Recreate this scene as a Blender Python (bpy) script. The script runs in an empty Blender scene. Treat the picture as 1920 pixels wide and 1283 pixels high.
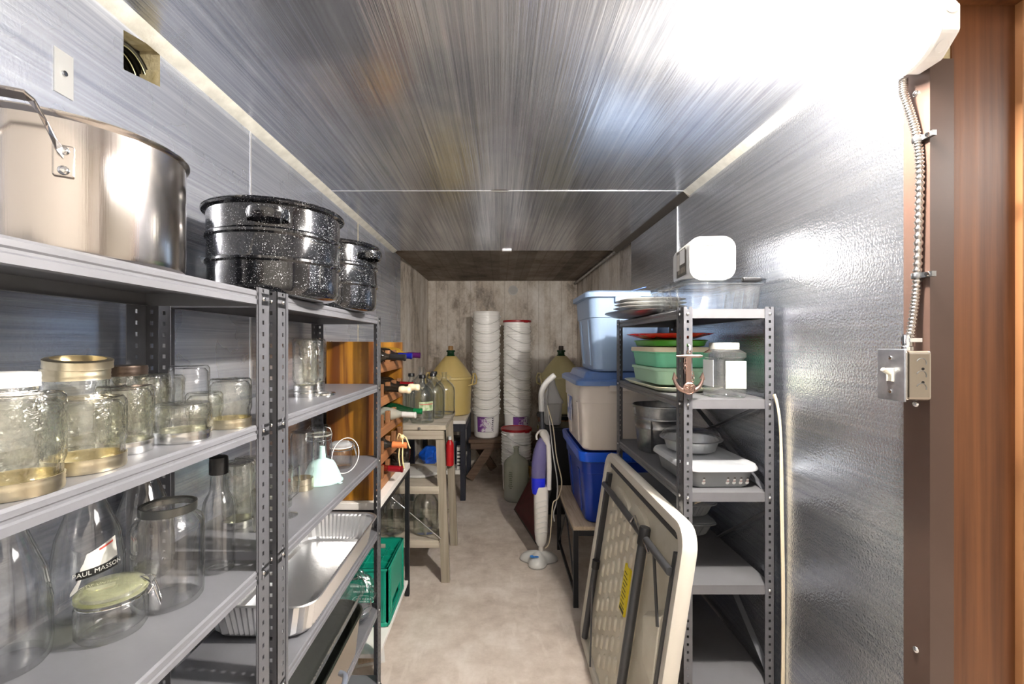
import bpy, bmesh, math, random
from mathutils import Vector, Matrix, Euler
random.seed(7)
PI = math.pi
scene = bpy.context.scene
COL = scene.collection

# ------------------------------------------------------------------ camera, light, exposure
cam_d = bpy.data.cameras.new('camera')
cam = bpy.data.objects.new('camera', cam_d); COL.objects.link(cam)
cam.location = (0, 0, 1.49); cam.rotation_euler = (PI/2, 0, 0)
cam_d.sensor_width = 36; cam_d.lens = 16.0
cam_d.shift_x = 23/1920; cam_d.shift_y = 3.5/1920
cam_d.clip_start = .02
scene.camera = cam
vs = scene.view_settings
vs.view_transform = 'Standard'; vs.look = 'None'; vs.gamma = 1; vs.use_curve_mapping = False
vs.exposure = 2.35
scene.cycles.max_bounces = 14
scene.cycles.glossy_bounces = 10
scene.cycles.diffuse_bounces = 6
scene.cycles.transmission_bounces = 12
scene.cycles.transparent_max_bounces = 48
scene.cycles.sample_clamp_indirect = 20.0
scene.cycles.caustics_reflective = True
scene.cycles.caustics_refractive = False
scene.cycles.blur_glossy = 0.6
W = bpy.data.worlds.new('world'); scene.world = W; W.use_nodes = True
W.node_tree.nodes['Background'].inputs[0].default_value = (.8, .85, 1, 1)
W.node_tree.nodes['Background'].inputs[1].default_value = .03
BULB_STRENGTH = 1000.0
def area_light(name, loc, rot, sx, sy, power, col=(1, .97, .93)):
    d = bpy.data.lights.new(name, 'AREA'); d.shape = 'RECTANGLE'; d.size = sx; d.size_y = sy
    d.energy = power; d.color = col
    o = bpy.data.objects.new(name, d); COL.objects.link(o); o.location = loc; o.rotation_euler = rot
    return o
# ceiling lamp of the basement room that the open doorway on the right leads to
area_light('basement_ceiling_light', (2.3, .5, 2.24), (0, 0, 0), 1.2, 1.2, 16)

# ------------------------------------------------------------------ helpers
def C(h):
    h = h.lstrip('#'); v = [int(h[i:i+2], 16)/255 for i in (0, 2, 4)]
    return tuple((c/12.92 if c <= .04045 else ((c+.055)/1.055)**2.4) for c in v) + (1,)

class NT:
    def __init__(s, name):
        s.m = bpy.data.materials.new(name); s.m.use_nodes = True
        s.t = s.m.node_tree; s.t.nodes.clear()
        s.out = s.n('ShaderNodeOutputMaterial')
    def n(s, t, **k):
        x = s.t.nodes.new(t)
        for a, b in k.items(): setattr(x, a, b)
        return x
    def l(s, a, b): s.t.links.new(a, b)
    def val(s, sock, v):
        if isinstance(v, bpy.types.NodeSocket): s.l(v, sock)
        else: sock.default_value = v
    def coord(s, scale=(1, 1, 1), kind='Object', rot=(0, 0, 0)):
        tc = s.n('ShaderNodeTexCoord'); mp = s.n('ShaderNodeMapping')
        mp.inputs['Scale'].default_value = scale; mp.inputs['Rotation'].default_value = rot
        s.l(tc.outputs[kind], mp.inputs['Vector']); return mp.outputs['Vector']
    def noise(s, vec, scale, detail=3, rough=.55, dist=0):
        x = s.n('ShaderNodeTexNoise'); s.l(vec, x.inputs['Vector'])
        x.inputs['Scale'].default_value = scale; x.inputs['Detail'].default_value = detail
        x.inputs['Roughness'].default_value = rough; x.inputs['Distortion'].default_value = dist
        return x.outputs['Fac']
    def math(s, op, a, b=0.0, c=None):
        x = s.n('ShaderNodeMath', operation=op); s.val(x.inputs[0], a); s.val(x.inputs[1], b)
        if c is not None: s.val(x.inputs[2], c)
        return x.outputs[0]
    def ramp(s, fac, stops):
        x = s.n('ShaderNodeValToRGB'); e = x.color_ramp.elements
        while len(e) < len(stops): e.new(.5)
        for i, (p, c) in enumerate(stops): e[i].position = p; e[i].color = c if len(c) == 4 else (*c, 1)
        s.l(fac, x.inputs[0]); return x.outputs['Color']
    def mix(s, fac, a, b, bt='MIX'):
        x = s.n('ShaderNodeMix', data_type='RGBA', blend_type=bt)
        s.val(x.inputs[0], fac); s.val(x.inputs[6], a); s.val(x.inputs[7], b); return x.outputs[2]
    def bump(s, h, strength=.3, dist=.01, normal=None):
        x = s.n('ShaderNodeBump'); x.inputs['Strength'].default_value = strength
        x.inputs['Distance'].default_value = dist; s.l(h, x.inputs['Height'])
        if normal is not None: s.l(normal, x.inputs['Normal'])
        return x.outputs['Normal']
    def bsdf(s, color, rough=.5, metal=0.0, normal=None, **k):
        x = s.n('ShaderNodeBsdfPrincipled'); s.val(x.inputs['Base Color'], color)
        s.val(x.inputs['Roughness'], rough); s.val(x.inputs['Metallic'], metal)
        for a, b in k.items(): s.val(x.inputs[a.replace('_', ' ')], b)
        if normal is not None: s.l(normal, x.inputs['Normal'])
        s.l(x.outputs[0], s.out.inputs[0]); return x

def mat(name, col, rough=.5, metal=0, col2=None, vs_=12, bump=0, bs=80, st=(1, 1, 1), lo=.35, hi=.65, **k):
    t = NT(name); c = C(col) if isinstance(col, str) else col
    v = t.coord(st)
    base = c
    if col2:
        f = t.noise(v, vs_, 5); base = t.ramp(f, [(lo, c), (hi, C(col2))])
    nrm = t.bump(t.noise(v, bs, 3), bump, .004) if bump else None
    t.bsdf(base, rough, metal, nrm, **k)
    return t.m

def glass(name, tint='#ffffff', edge='#9fb0a4', emboss=0, es=60, refl=1.0, body=0.0):
    """clear wall of glass: see-through, mirror-like towards its edges"""
    t = NT(name); nrm = None
    if emboss: nrm = t.bump(t.noise(t.coord(), es, 2), emboss, .004)
    lw = t.n('ShaderNodeLayerWeight'); lw.inputs['Blend'].default_value = .5
    if nrm is not None: t.l(nrm, lw.inputs['Normal'])
    fr = t.math('MULTIPLY_ADD', t.math('POWER', lw.outputs['Facing'], 4.5), .85, .045)
    e = t.math('POWER', lw.outputs['Facing'], 5)
    tr = t.n('ShaderNodeBsdfTransparent'); t.l(t.mix(e, C(tint), C(edge)), tr.inputs[0])
    gl = t.n('ShaderNodeBsdfGlossy'); gl.inputs['Roughness'].default_value = .05
    if nrm is not None: t.l(nrm, gl.inputs['Normal'])
    mx = t.n('ShaderNodeMixShader'); t.l(t.math('MULTIPLY', fr, refl), mx.inputs[0])
    t.l(tr.outputs[0], mx.inputs[1]); t.l(gl.outputs[0], mx.inputs[2])
    sh = mx.outputs[0]
    if body:
        df = t.n('ShaderNodeBsdfDiffuse'); df.inputs[0].default_value = C(tint)
        m2 = t.n('ShaderNodeMixShader'); m2.inputs[0].default_value = body
        t.l(sh, m2.inputs[1]); t.l(df.outputs[0], m2.inputs[2]); sh = m2.outputs[0]
    t.l(sh, t.out.inputs[0]); return t.m

class MB:
    """collects shapes, then builds one mesh object"""
    def __init__(s): s.v = []; s.f = []; s.mi = []
    def add(s, verts, faces, mi=0):
        b = len(s.v); s.v += [tuple(p) for p in verts]
        s.f += [tuple(b+i for i in f) for f in faces]; s.mi += [mi]*len(faces); return s
    def box(s, x0, x1, y0, y1, z0, z1, mi=0, M=None):
        p = [(x0,y0,z0),(x1,y0,z0),(x1,y1,z0),(x0,y1,z0),(x0,y0,z1),(x1,y0,z1),(x1,y1,z1),(x0,y1,z1)]
        if M is not None: p = [tuple(M @ Vector(q)) for q in p]
        return s.add(p, [(3,2,1,0),(4,5,6,7),(0,1,5,4),(1,2,6,5),(2,3,7,6),(3,0,4,7)], mi)
    def bar(s, a, b, w, h=None, up=(0,0,1), mi=0):
        a = Vector(a); b = Vector(b); h = h or w; d = (b-a); L = d.length; d.normalize(); up = Vector(up)
        if abs(d.dot(up)) > .98: up = Vector((1,0,0))
        x = d.cross(up).normalized(); y = x.cross(d)
        p = []
        for q in (a, b):
            for i, j in ((-1,-1),(1,-1),(1,1),(-1,1)): p.append(q + x*(i*w/2) + y*(j*h/2))
        return s.add(p, [(0,1,2,3),(7,6,5,4),(0,4,5,1),(1,5,6,2),(2,6,7,3),(3,7,4,0)], mi)
    def lathe(s, prof, seg=24, c=(0,0,0), axis='z', mi=0, a0=0, a1=2*PI):
        full = abs(a1-a0-2*PI) < 1e-6; n = seg if full else seg+1
        vs = []; rows = []
        for r, z in prof:
            if r < 1e-6: rows.append([len(vs)]); vs.append((0,0,z))
            else:
                rows.append(list(range(len(vs), len(vs)+n)))
                for i in range(n):
                    a = a0+(a1-a0)*i/seg; vs.append((r*math.cos(a), r*math.sin(a), z))
        fs = []
        for A, B in zip(rows, rows[1:]):
            for i in range(seg):
                j = (i+1) % n if full else i+1
                if len(A) == 1 and len(B) == 1: continue
                if len(A) == 1: fs.append((A[0], B[j], B[i]))
                elif len(B) == 1: fs.append((A[i], A[j], B[0]))
                else: fs.append((A[i], A[j], B[j], B[i]))
        if axis == 'x': vs = [(z, x, y) for x, y, z in vs]
        if axis == 'y': vs = [(y, z, x) for x, y, z in vs]
        return s.add([(x+c[0], y+c[1], z+c[2]) for x, y, z in vs], fs, mi)
    def loft(s, loops, cap0=False, cap1=False, closed=True, mi=0):
        n = len(loops[0]); vs = [p for L in loops for p in L]; fs = []
        for k in range(len(loops)-1):
            for i in range(n if closed else n-1):
                j = (i+1) % n; fs.append((k*n+i, k*n+j, (k+1)*n+j, (k+1)*n+i))
        if cap0: fs.append(tuple(reversed(range(n))))
        if cap1: fs.append(tuple(range((len(loops)-1)*n, len(loops)*n)))
        return s.add(vs, fs, mi)
    def tube(s, pts, r, seg=8, closed=False, cap=True, mi=0):
        P = [Vector(p) for p in pts]; n = len(P); loops = []; ux = None
        for i in range(n):
            a = P[i-1] if (i or closed) else P[0]; b = P[(i+1) % n] if (i < n-1 or closed) else P[-1]
            d = (b-a).normalized()
            if ux is None: ux = d.orthogonal().normalized()
            else: ux = (ux - d*ux.dot(d)).normalized()
            uy = d.cross(ux); rr = r[i] if isinstance(r, (list, tuple)) else r
            loops.append([P[i]+ux*(rr*math.cos(2*PI*k/seg))+uy*(rr*math.sin(2*PI*k/seg)) for k in range(seg)])
        if closed: return s.loft(loops+[loops[0]], mi=mi)
        return s.loft(loops, cap, cap, mi=mi)
    def build(s, name, m, parent=None, smooth=None, bevel=0, bseg=2, merge=False):
        me = bpy.data.meshes.new(name); me.from_pydata(s.v, [], s.f)
        ms = m if isinstance(m, (list, tuple)) else [m]
        for x in ms: me.materials.append(x)
        if len(ms) > 1: me.polygons.foreach_set('material_index', s.mi)
        if bevel or merge:
            bm = bmesh.new(); bm.from_mesh(me)
            if merge: bmesh.ops.remove_doubles(bm, verts=bm.verts, dist=1e-6)
            if bevel:
                ed = [e for e in bm.edges if len(e.link_faces) == 2 and e.calc_face_angle(0) > .6]
                bmesh.ops.bevel(bm, geom=ed, offset=bevel, segments=bseg, affect='EDGES', profile=.5, clamp_overlap=True)
            bm.to_mesh(me); bm.free()
        me.update()
        if smooth:
            me.shade_smooth(); me.set_sharp_from_angle(angle=math.radians(smooth))
        return link(name, me, parent)

def link(name, me, parent=None):
    o = bpy.data.objects.new(name, me); COL.objects.link(o)
    if parent is not None: o.parent = parent
    return o
def tag(o, label, cat, group=None):
    o['label'] = label; o['category'] = cat
    if group: o['group'] = group
    return o
def thing(name, label, cat, loc=(0,0,0), rz=0, group=None, rot=None):
    o = bpy.data.objects.new(name, None); COL.objects.link(o); o.empty_display_size = .05
    o.location = loc; o.rotation_euler = rot or (0,0,rz)
    return tag(o, label, cat, group)
def struct(o): o['kind'] = 'structure'; return o
def kids(o): return [c for c in bpy.data.objects if c.parent == o]
def copy_tree(o, parent=None):
    c = o.copy(); COL.objects.link(c); c.parent = parent
    for ch in kids(o): copy_tree(ch, c)
    return c
def dup(o, loc, rz=None, label=None, group=None):
    c = copy_tree(o); c.location = loc
    if rz is not None: c.rotation_euler = (0, 0, rz)
    if label: c['label'] = label
    if group: c['group'] = group
    return c
def rrect(w, l, r, z, n=4, c=(0,0)):
    """rounded rectangle loop at height z, counter-clockwise"""
    out = []; r = min(r, w/2-1e-4, l/2-1e-4)
    for sx, sy, a in ((1,1,0),(-1,1,PI/2),(-1,-1,PI),(1,-1,1.5*PI)):
        for i in range(n+1):
            t = a+PI/2*i/n
            out.append((c[0]+sx*(w/2-r)+r*math.cos(t), c[1]+sy*(l/2-r)+r*math.sin(t), z))
    return out
def dome(r, h, n=5):
    return [(r*math.cos(PI/2*i/n), h*math.sin(PI/2*i/n)) for i in range(n)]+[(0, h)]
def text_mb(txt, size, fn, mi=0, mb=None):
    cu = bpy.data.curves.new('lettering', 'FONT'); cu.body = txt; cu.size = size
    cu.align_x = 'CENTER'; cu.align_y = 'CENTER'; cu.resolution_u = 2
    ob = bpy.data.objects.new('lettering', cu); COL.objects.link(ob)
    me = bpy.data.meshes.new_from_object(ob.evaluated_get(bpy.context.evaluated_depsgraph_get()))
    mb = mb or MB(); mb.add([fn(v.co.x, v.co.y) for v in me.vertices], [tuple(p.vertices) for p in me.polygons], mi)
    bpy.data.objects.remove(ob); bpy.data.curves.remove(cu); bpy.data.meshes.remove(me)
    return mb
# ------------------------------------------------------------------ materials
def foil(name, streak_axis='y', tone=('#a9acb6', '#eff0f3'), rough=(.2, .34), pebble=.5, streak=.7, bstr=.4, diff=.1):
    t = NT(name)
    sc = {'y': (70, 1.2, 70), 'z': (70, 70, 1.2)}[streak_axis]
    s1 = t.noise(t.coord(sc), 1.0, 4, .6)
    s2 = t.noise(t.coord(tuple(q*2.6 if q > 5 else q*.7 for q in sc)), 1.0, 3, .6)
    big = t.noise(t.coord(), 1.6, 3)
    peb = t.noise(t.coord(), 170, 2, .5)
    mask = t.noise(t.coord(), 2.3, 1)
    h = t.math('ADD', t.math('MULTIPLY', t.math('ADD', s1, t.math('MULTIPLY', s2, .6)), streak),
               t.math('MULTIPLY', t.math('MULTIPLY', t.math('SUBTRACT', peb, .5), mask), pebble))
    n1 = t.bump(h, bstr, .0022)
    n2 = t.bump(big, .25, .03, n1)
    col = t.ramp(t.math('ADD', t.math('MULTIPLY', s1, .45), t.math('ADD', t.math('MULTIPLY', s2, .35), t.math('MULTIPLY', big, .2))), [(.38, C(tone[0])), (.62, C(tone[1]))])
    r = t.math('MULTIPLY_ADD', t.noise(t.coord(), 3.5, 3), rough[1]-rough[0], rough[0])
    g1 = t.n('ShaderNodeBsdfGlossy'); t.l(col, g1.inputs[0]); t.l(r, g1.inputs['Roughness']); t.l(n2, g1.inputs['Normal'])
    g2 = t.n('ShaderNodeBsdfGlossy'); t.l(col, g2.inputs[0]); g2.inputs['Roughness'].default_value = .5; t.l(n2, g2.inputs['Normal'])
    d = t.n('ShaderNodeBsdfDiffuse'); t.l(col, d.inputs[0]); t.l(n1, d.inputs['Normal'])
    m1 = t.n('ShaderNodeMixShader'); m1.inputs[0].default_value = .11; t.l(g1.outputs[0], m1.inputs[1]); t.l(g2.outputs[0], m1.inputs[2])
    m2 = t.n('ShaderNodeMixShader'); m2.inputs[0].default_value = diff; t.l(m1.outputs[0], m2.inputs[1]); t.l(d.outputs[0], m2.inputs[2])
    t.l(m2.outputs[0], t.out.inputs[0])
    return t.m
FOIL_L = foil('foil_left', 'y', tone=('#b6bdcd', '#e9edf6'), diff=.14)
FOIL_C = foil('foil_ceiling', 'y', tone=('#b6bac5', '#f0f2f7'), diff=.09, rough=(.13, .24), pebble=.3, streak=.9, bstr=.36)
FOIL_R = foil('foil_right', 'y', tone=('#c6ccd8', '#e9edf4'), diff=.06, rough=(.13, .24), pebble=2.2, streak=.35, bstr=.55)
FOAM = mat('foam_edge', '#d9cfae', .9, col2='#c4b88f', vs_=40, bump=.3)
def concrete(name, a, b, dark, board=.14, axis='xy', lines=True, rough=.9):
    t = NT(name); v = t.coord()
    sx = t.n('ShaderNodeSeparateXYZ'); t.l(v, sx.inputs[0])
    u = t.math('ADD', sx.outputs[0], sx.outputs[1]) if axis == 'xy' else sx.outputs[0]
    stain = t.noise(t.coord((2.2, 2.2, 1.1) if axis == 'xy' else (1.5, 1.2, 1)), 1.8, 7, .68)
    fine = t.noise(v, 45, 4, .7)
    f = t.math('ADD', t.math('MULTIPLY', stain, .8), t.math('MULTIPLY', fine, .2))
    col = t.ramp(f, [(.36, C(dark)), (.47, C(a)), (.62, C(b))])
    h = fine
    if lines:
        q = t.math('DIVIDE', u, board)
        wn = t.n('ShaderNodeTexWhiteNoise', noise_dimensions='1D'); t.l(t.math('FLOOR', q), wn.inputs['W'])
        col = t.mix(.22, col, wn.outputs['Value'], 'OVERLAY')
        fr = t.math('FRACT', q)
        ln = t.math('LESS_THAN', t.math('ABSOLUTE', t.math('SUBTRACT', fr, .5)), .035)
        h = t.math('ADD', t.math('MULTIPLY', fine, .35), t.math('MULTIPLY', ln, .6))
        col = t.mix(t.math('MULTIPLY', ln, .35), col, C(dark))
    t.bsdf(col, rough, 0, t.bump(h, .4, .006)); return t.m
CONC = concrete('concrete_wall', '#d0c8be', '#eeeae4', '#978d82')
CONC_C = concrete('concrete_ceiling', '#857a70', '#a2978b', '#62584f', .16, 'x')
def floor_mat():
    t = NT('concrete_floor'); v = t.coord()
    a = t.noise(v, 1.7, 6, .65); b = t.noise(v, 9, 6, .7); c = t.noise(v, 90, 3)
    f = t.math('ADD', t.math('MULTIPLY', a, .55), t.math('MULTIPLY', b, .45))
    col = t.ramp(f, [(.36, C('#a99c90')), (.5, C('#c4b9ae')), (.64, C('#dad2c9'))])
    vo = t.n('ShaderNodeTexNoise'); t.l(t.coord((9, 2.2, 1), rot=(0, 0, .6)), vo.inputs['Vector']); vo.inputs['Scale'].default_value = 2.2
    vo.inputs['Detail'].default_value = 8
    sc = t.ramp(vo.outputs['Fac'], [(.60, (0,0,0,1)), (.66, (1,1,1,1))])
    col = t.mix(t.math('MULTIPLY', sc, .3), col, C('#ddd5cb'))
    t.bsdf(col, .62, 0, t.bump(t.math('ADD', t.math('MULTIPLY', b, .5), t.math('MULTIPLY', c, .3)), .25, .006)); return t.m
FLOOR = floor_mat()
def wood(name, a, b, scale=1.0, axis='z', rough=.5, contrast=(.35, .65), fine=.35, knots=None):
    t = NT(name); k = {'z': (14, 14, .9), 'y': (14, .9, 14), 'x': (.9, 14, 14)}[axis]
    k = tuple(q*scale for q in k)
    v = t.coord(k)
    n1 = t.noise(v, 1.0, 5, .6, 1.2); n2 = t.noise(t.coord(tuple(q*7 if q > scale*2 else q*2 for q in k)), 1.0, 3)
    f = t.math('ADD', t.math('MULTIPLY', n1, 1-fine), t.math('MULTIPLY', n2, fine))
    col = t.ramp(f, [(contrast[0], C(a)), (contrast[1], C(b))])
    t.bsdf(col, rough, 0, t.bump(n2, .15, .002)); return t.m
WOOD_JAMB = wood('stained_cedar', '#4f2b14', '#7c4d2b', .8, 'z', .45)
WOOD_YEL = wood('varnished_plywood', '#5f3411', '#b98328', .5, 'z', .35, (.40, .62), .12)
WOOD_RACK = wood('brown_rack_wood', '#7a4d2c', '#a9744a', 1, 'y', .5)
WOOD_GREY = wood('weathered_wood', '#8b8375', '#b8afa0', 1, 'x', .7)
WOOD_GREYZ = wood('weathered_leg_wood', '#7d7464', '#a3998a', 1, 'z', .7)
WOOD_DARK = wood('dark_bench_wood', '#4f3d31', '#77604e', 1, 'x', .7)
WOOD_SLAT = wood('press_slat_wood', '#5f3d24', '#8d613c', 1, 'z', .6)
WOOD_BOARD = wood('particle_board', '#a8957c', '#cdbda6', 3, 'y', .7)
BROWN = mat('brown_metal', '#55423a', .38, 0, col2='#5b4840', vs_=3)
GRAPH = mat('graphite_steel', '#5d5e63', .36, .35, col2='#696a6f', vs_=5)
SHELF = mat('grey_shelf_enamel', '#6c6d72', .38, .15, col2='#75767c', vs_=4, bump=.05, bs=30)
SHELF_R = mat('pale_shelf_enamel', '#68686b', .4, .15, col2='#707073', vs_=6)
GALV = mat('galvanised_steel', '#b9bbbd', .32, 1, col2='#8d9093', vs_=18)
CHROME = mat('chrome', '#d8d9da', .1, 1)
STEEL = mat('stainless_steel', '#cfc9c4', .16, 1, col2='#c2bcb8', vs_=2, bump=.03, bs=400, st=(1,1,.02))
ALU = mat('aluminium_foil_tray', '#dedfe0', .34, .92, bump=.25, bs=38)
SILVER_LID = mat('silver_tin_band', '#d6d6d4', .22, 1)
GOLD_LID = mat('gold_tin_band', '#d8ceb4', .3, 1)
DARK_LID = mat('dark_tin_band', '#4a3f38', .3, .8)
def speckle():
    t = NT('speckled_enamel'); v = t.coord()
    vo = t.n('ShaderNodeTexVoronoi'); t.l(v, vo.inputs['Vector']); vo.inputs['Scale'].default_value = 190
    w = t.math('MULTIPLY_ADD', t.noise(v, 30, 3), .30, .10)
    sp = t.math('LESS_THAN', vo.outputs['Distance'], t.math('SUBTRACT', w, .12))
    vo2 = t.n('ShaderNodeTexVoronoi'); t.l(v, vo2.inputs['Vector']); vo2.inputs['Scale'].default_value = 420
    sp2 = t.math('LESS_THAN', vo2.outputs['Distance'], t.math('SUBTRACT', w, .13))
    col = t.mix(t.math('MAXIMUM', sp, sp2), C('#121317'), C('#dfe1e4'))
    t.bsdf(col, .1, 0, None, Coat_Weight=.6, Coat_Roughness=.05); return t.m
SPECK = speckle()
WHITE = mat('white_plastic', '#c2c2c0', .35)
WHITE_SAT = mat('white_enamel', '#f1f0ee', .3)
PAIL = mat('white_pail_plastic', '#fbfbf9', .32, Subsurface_Weight=.0)
CREAM = mat('cream_wicker_plastic', '#d3bd7e', .45, col2='#c9b270', vs_=4)
CREAM2 = mat('pale_cream_plastic', '#cbc193', .45, col2='#c0b585', vs_=4)
CORK = mat('cork', '#b08a5c', .9, col2='#8d6a42', vs_=60)
BLACK = mat('black_plastic', '#141416', .4)
BLACKM = mat('black_painted_metal', '#191b20', .4)
NAVY = mat('dark_navy_paint', '#1b1f2c', .45)
WHITE_TOP = mat('white_laminate', '#ece9e4', .4)
RED = mat('red_plastic', '#b0141c', .35)
REDLID = mat('red_lid_plastic', '#a3121d', .35)
MAROON = mat('maroon_rubber', '#5d1a20', .5, col2='#4b1218', vs_=20)
BLUE_D = mat('royal_blue_plastic', '#143a9e', .32)
BLUE_R = mat('bright_blue_rim_plastic', '#1557d6', .3)
BLUE_L = mat('light_blue_plastic', '#93abc9', .35)
BLUE_LID = mat('slate_blue_plastic', '#5b7bb2', .3)
BEIGE = mat('beige_plastic', '#d8d0c8', .4)
TEAL = mat('green_crate_plastic', '#0f9077', .4)
TEAL_D = mat('pale_green_print', '#bfe3d6', .5)
TABLE_W = mat('off_white_table_plastic', '#d8d2c2', .5, col2='#cbc4b2', vs_=7, bump=.06, bs=200)
TABLE_R = mat('white_table_rim_plastic', '#d3cec2', .45, bump=.06, bs=200)
GREYM = mat('grey_powder_coat', '#4c4d50', .35, .5)
YEL = mat('yellow_label', '#e6d21f', .5)
MINT = mat('mint_plastic', '#6fc39d', .35)
MINT2 = mat('pale_mint_plastic', '#a5c9af', .4)
GREEN = mat('leaf_green_plastic', '#4ea032', .3)
CREAMLID = mat('cream_lid_plastic', '#dcd2b6', .4)
FUNNEL = mat('pale_aqua_plastic', '#aeccc9', .4)
CORD = mat('cream_cord', '#dccfb4', .5)
SILVER_CONDUIT = mat('armoured_cable_steel', '#cfcac6', .25, 1)
COPPER = mat('antique_copper', '#b59a90', .28, 1)
PAPER = mat('white_paper', '#d2d2ce', .7)
MOPG = mat('pearl_grey_plastic', '#d0cdc8', .35)
MOPT = mat('grey_tube', '#5c6068', .35, .6)
BLUE_TANK = glass('violet_tank_plastic', '#9a94c8', '#6d66a8', body=.35)
BLUE_B = mat('blue_water_tank', '#1626c8', .3)
CLEAR = glass('clear_plastic', '#fbfcfc', '#c9d0d4', emboss=.0, refl=2.0, body=.035)
CLEAR_BAG = glass('crinkled_clear_film', '#eef1f3', '#b9c2c7', emboss=.9, es=50, refl=1.8)
TRANSL = glass('translucent_plastic', '#eceff2', '#b3bac2', body=.25)
GLASS = glass('clear_glass', '#fefefe', '#b4beb2', refl=1.5)
GLASS_E = glass('embossed_glass', '#fefefb', '#b0b59c', emboss=.8, es=75, refl=1.8)
GLASS_G = glass('green_tinted_glass', '#fefffe', '#c4d4c9', refl=1.8)
GLASS_GREY = glass('dusty_glass', '#f2f4ec', '#a9b19f', body=.26)
GLASS_BTL = glass('green_bottle_glass', '#1f6b3f', '#0a2b18', body=.25)
GLASS_AMB = glass('dark_bottle_glass', '#3b332b', '#17120e', body=.3)
GLASS_RED = glass('ruby_glass', '#a0301c', '#3a0d08', body=.3)
GASKET = glass('yellow_green_glass_lid', '#e6e8cc', '#a0a574', body=.16, refl=1.5)
GOLDG = glass('golden_glass', '#d9b545', '#8c6a12', body=.3)
PURPLE = mat('purple_foil', '#5b1f66', .3, .6)
BLUEF = mat('blue_foil', '#1d2bb0', .25, .6)
REDF = mat('red_foil', '#8e1220', .3, .5)
GREENF = mat('green_foil', '#0f7a47', .3, .5)
def emit(name, col, s):
    t = NT(name); e = t.n('ShaderNodeEmission'); e.inputs[0].default_value = C(col); e.inputs[1].default_value = s
    t.l(e.outputs[0], t.out.inputs[0]); return t.m
BULB = emit('lit_bulb', '#fff6ea', BULB_STRENGTH)
BULB_R = emit('lit_bulb_rear', '#fff6ea', BULB_STRENGTH*.12)
# ------------------------------------------------------------------ the room shell
XL, XR, YB, ZC = -.88, .953, 5.61, 2.266        # concrete shell
FL, FR, FC = -.83, .90, 2.216                    # foil faces
def slab(name, b, m, parent=None, bevel=0):
    o = MB().box(*b).build(name, m, parent, bevel=bevel)
    return o
struct(slab('floor', (-1.2, 4.6, -2.2, 5.8, -.12, 0), FLOOR))
def holed(x0, x1, y0, y1, z0, z1, hy0, hy1, hz0, hz1, skew=0.0):
    """slab in the YZ plane with a window cut through it"""
    mb = MB(); ys = [y0, hy0, hy1, y1]; zs = [z0, hz0, hz1, z1]
    idx = {}
    vs = []
    for xi, x in enumerate((x0, x1)):
        for i, y in enumerate(ys):
            for j, z in enumerate(zs):
                zz = z+(skew if (i == 2 and j in (1, 2)) else 0); idx[xi, i, j] = len(vs); vs.append((x, y, zz))
    fs = []; mi = []
    for i in range(3):
        for j in range(3):
            if (i, j) == (1, 1): continue
            fs.append((idx[0,i,j], idx[0,i,j+1], idx[0,i+1,j+1], idx[0,i+1,j])); mi.append(0)
            fs.append((idx[1,i,j], idx[1,i+1,j], idx[1,i+1,j+1], idx[1,i,j+1])); mi.append(0)
    def q(a, b): fs.append((idx[0,*a], idx[0,*b], idx[1,*b], idx[1,*a])); mi.append(1)
    for a, b in (((1,1),(2,1)),((2,1),(2,2)),((2,2),(1,2)),((1,2),(1,1)),
                 ((3,0),(0,0)),((3,3),(3,0)),((0,3),(3,3)),((0,0),(0,3))):
        q(a, b)
    mb.v = vs; mb.f = fs; mb.mi = mi
    return mb
HY0, HY1, HZ0, HZ1 = 1.004, 1.112, 2.096, 2.183
wl = struct(holed(XL-.2, XL, -.45, YB+.15, 0, ZC+.2, HY0-.02, HY1+.02, HZ0-.02, HZ1+.03).build('wall_left', [CONC, CONC]))
wb = struct(slab('wall_back', (XL-.2, XR+.2, YB, YB+.15, 0, ZC+.2), CONC))
struct(slab('wall_front', (XL-.2, XR+.2, -.6, -.45, 0, ZC+.2), mat('plaster', '#cfcbc4', .8)))
cl = struct(slab('ceiling', (XL-.2, XR+.2, -.6, YB+.15, ZC, ZC+.2), CONC_C))
wr = MB(); wr.box(XR, XR+.15, .99, YB+.15, 0, ZC); wr.box(XR, XR+.15, -.45, .05, 0, ZC); wr.box(XR, XR+.15, .05, .99, 2.21, ZC)
wr = struct(wr.build('wall_right', CONC))
# foil-faced foam panels
holed(XL, FL, -.45, 1.513, 0, FC, HY0, HY1, HZ0, HZ1, .022).build('foil_panel', [FOIL_L, FOAM], wl)
def fpanel(parent, b, face, m):
    mb = MB().box(*b); 
    for k in range(6): mb.mi[k] = 1
    mb.mi[{'x+': 3, 'x-': 5, 'z-': 0, 'y-': 2}[face]] = 0
    # every outer face of the sheet but its cut edges is foil
    if face[0] == 'x': mb.mi[3] = mb.mi[5] = 0
    return mb.build('foil_panel', [m, FOAM], parent)
fpanel(wl, (XL, FL, 1.519, 2.66, 0, FC), 'x+', FOIL_L)
fpanel(wl, (XL, FL+.001, 2.665, 3.80, 0, FC), 'x+', FOIL_L)
fpanel(wr, (FR, XR, .958, 2.307, 0, FC), 'x-', FOIL_R)
fpanel(wr, (FR+.001, XR, 2.313, 3.12, 0, FC), 'x-', FOIL_R)
fpanel(cl, (XL, XR, -.45, 2.157, FC, ZC), 'z-', FOIL_C)
fpanel(cl, (XL, XR, 2.163, 3.54, FC, ZC), 'z-', FOIL_C)
TAPE = mat('silver_seam_tape', '#dcdde0', .25, 1, bump=.3, bs=120)
CAULK = mat('pale_caulk', '#d8d6cc', .6, .2, col2='#c2c0b6', vs_=20, bump=.3)
SEAM = mat('bright_seam_edge', '#e8e9ec', .3, .8)
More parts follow.
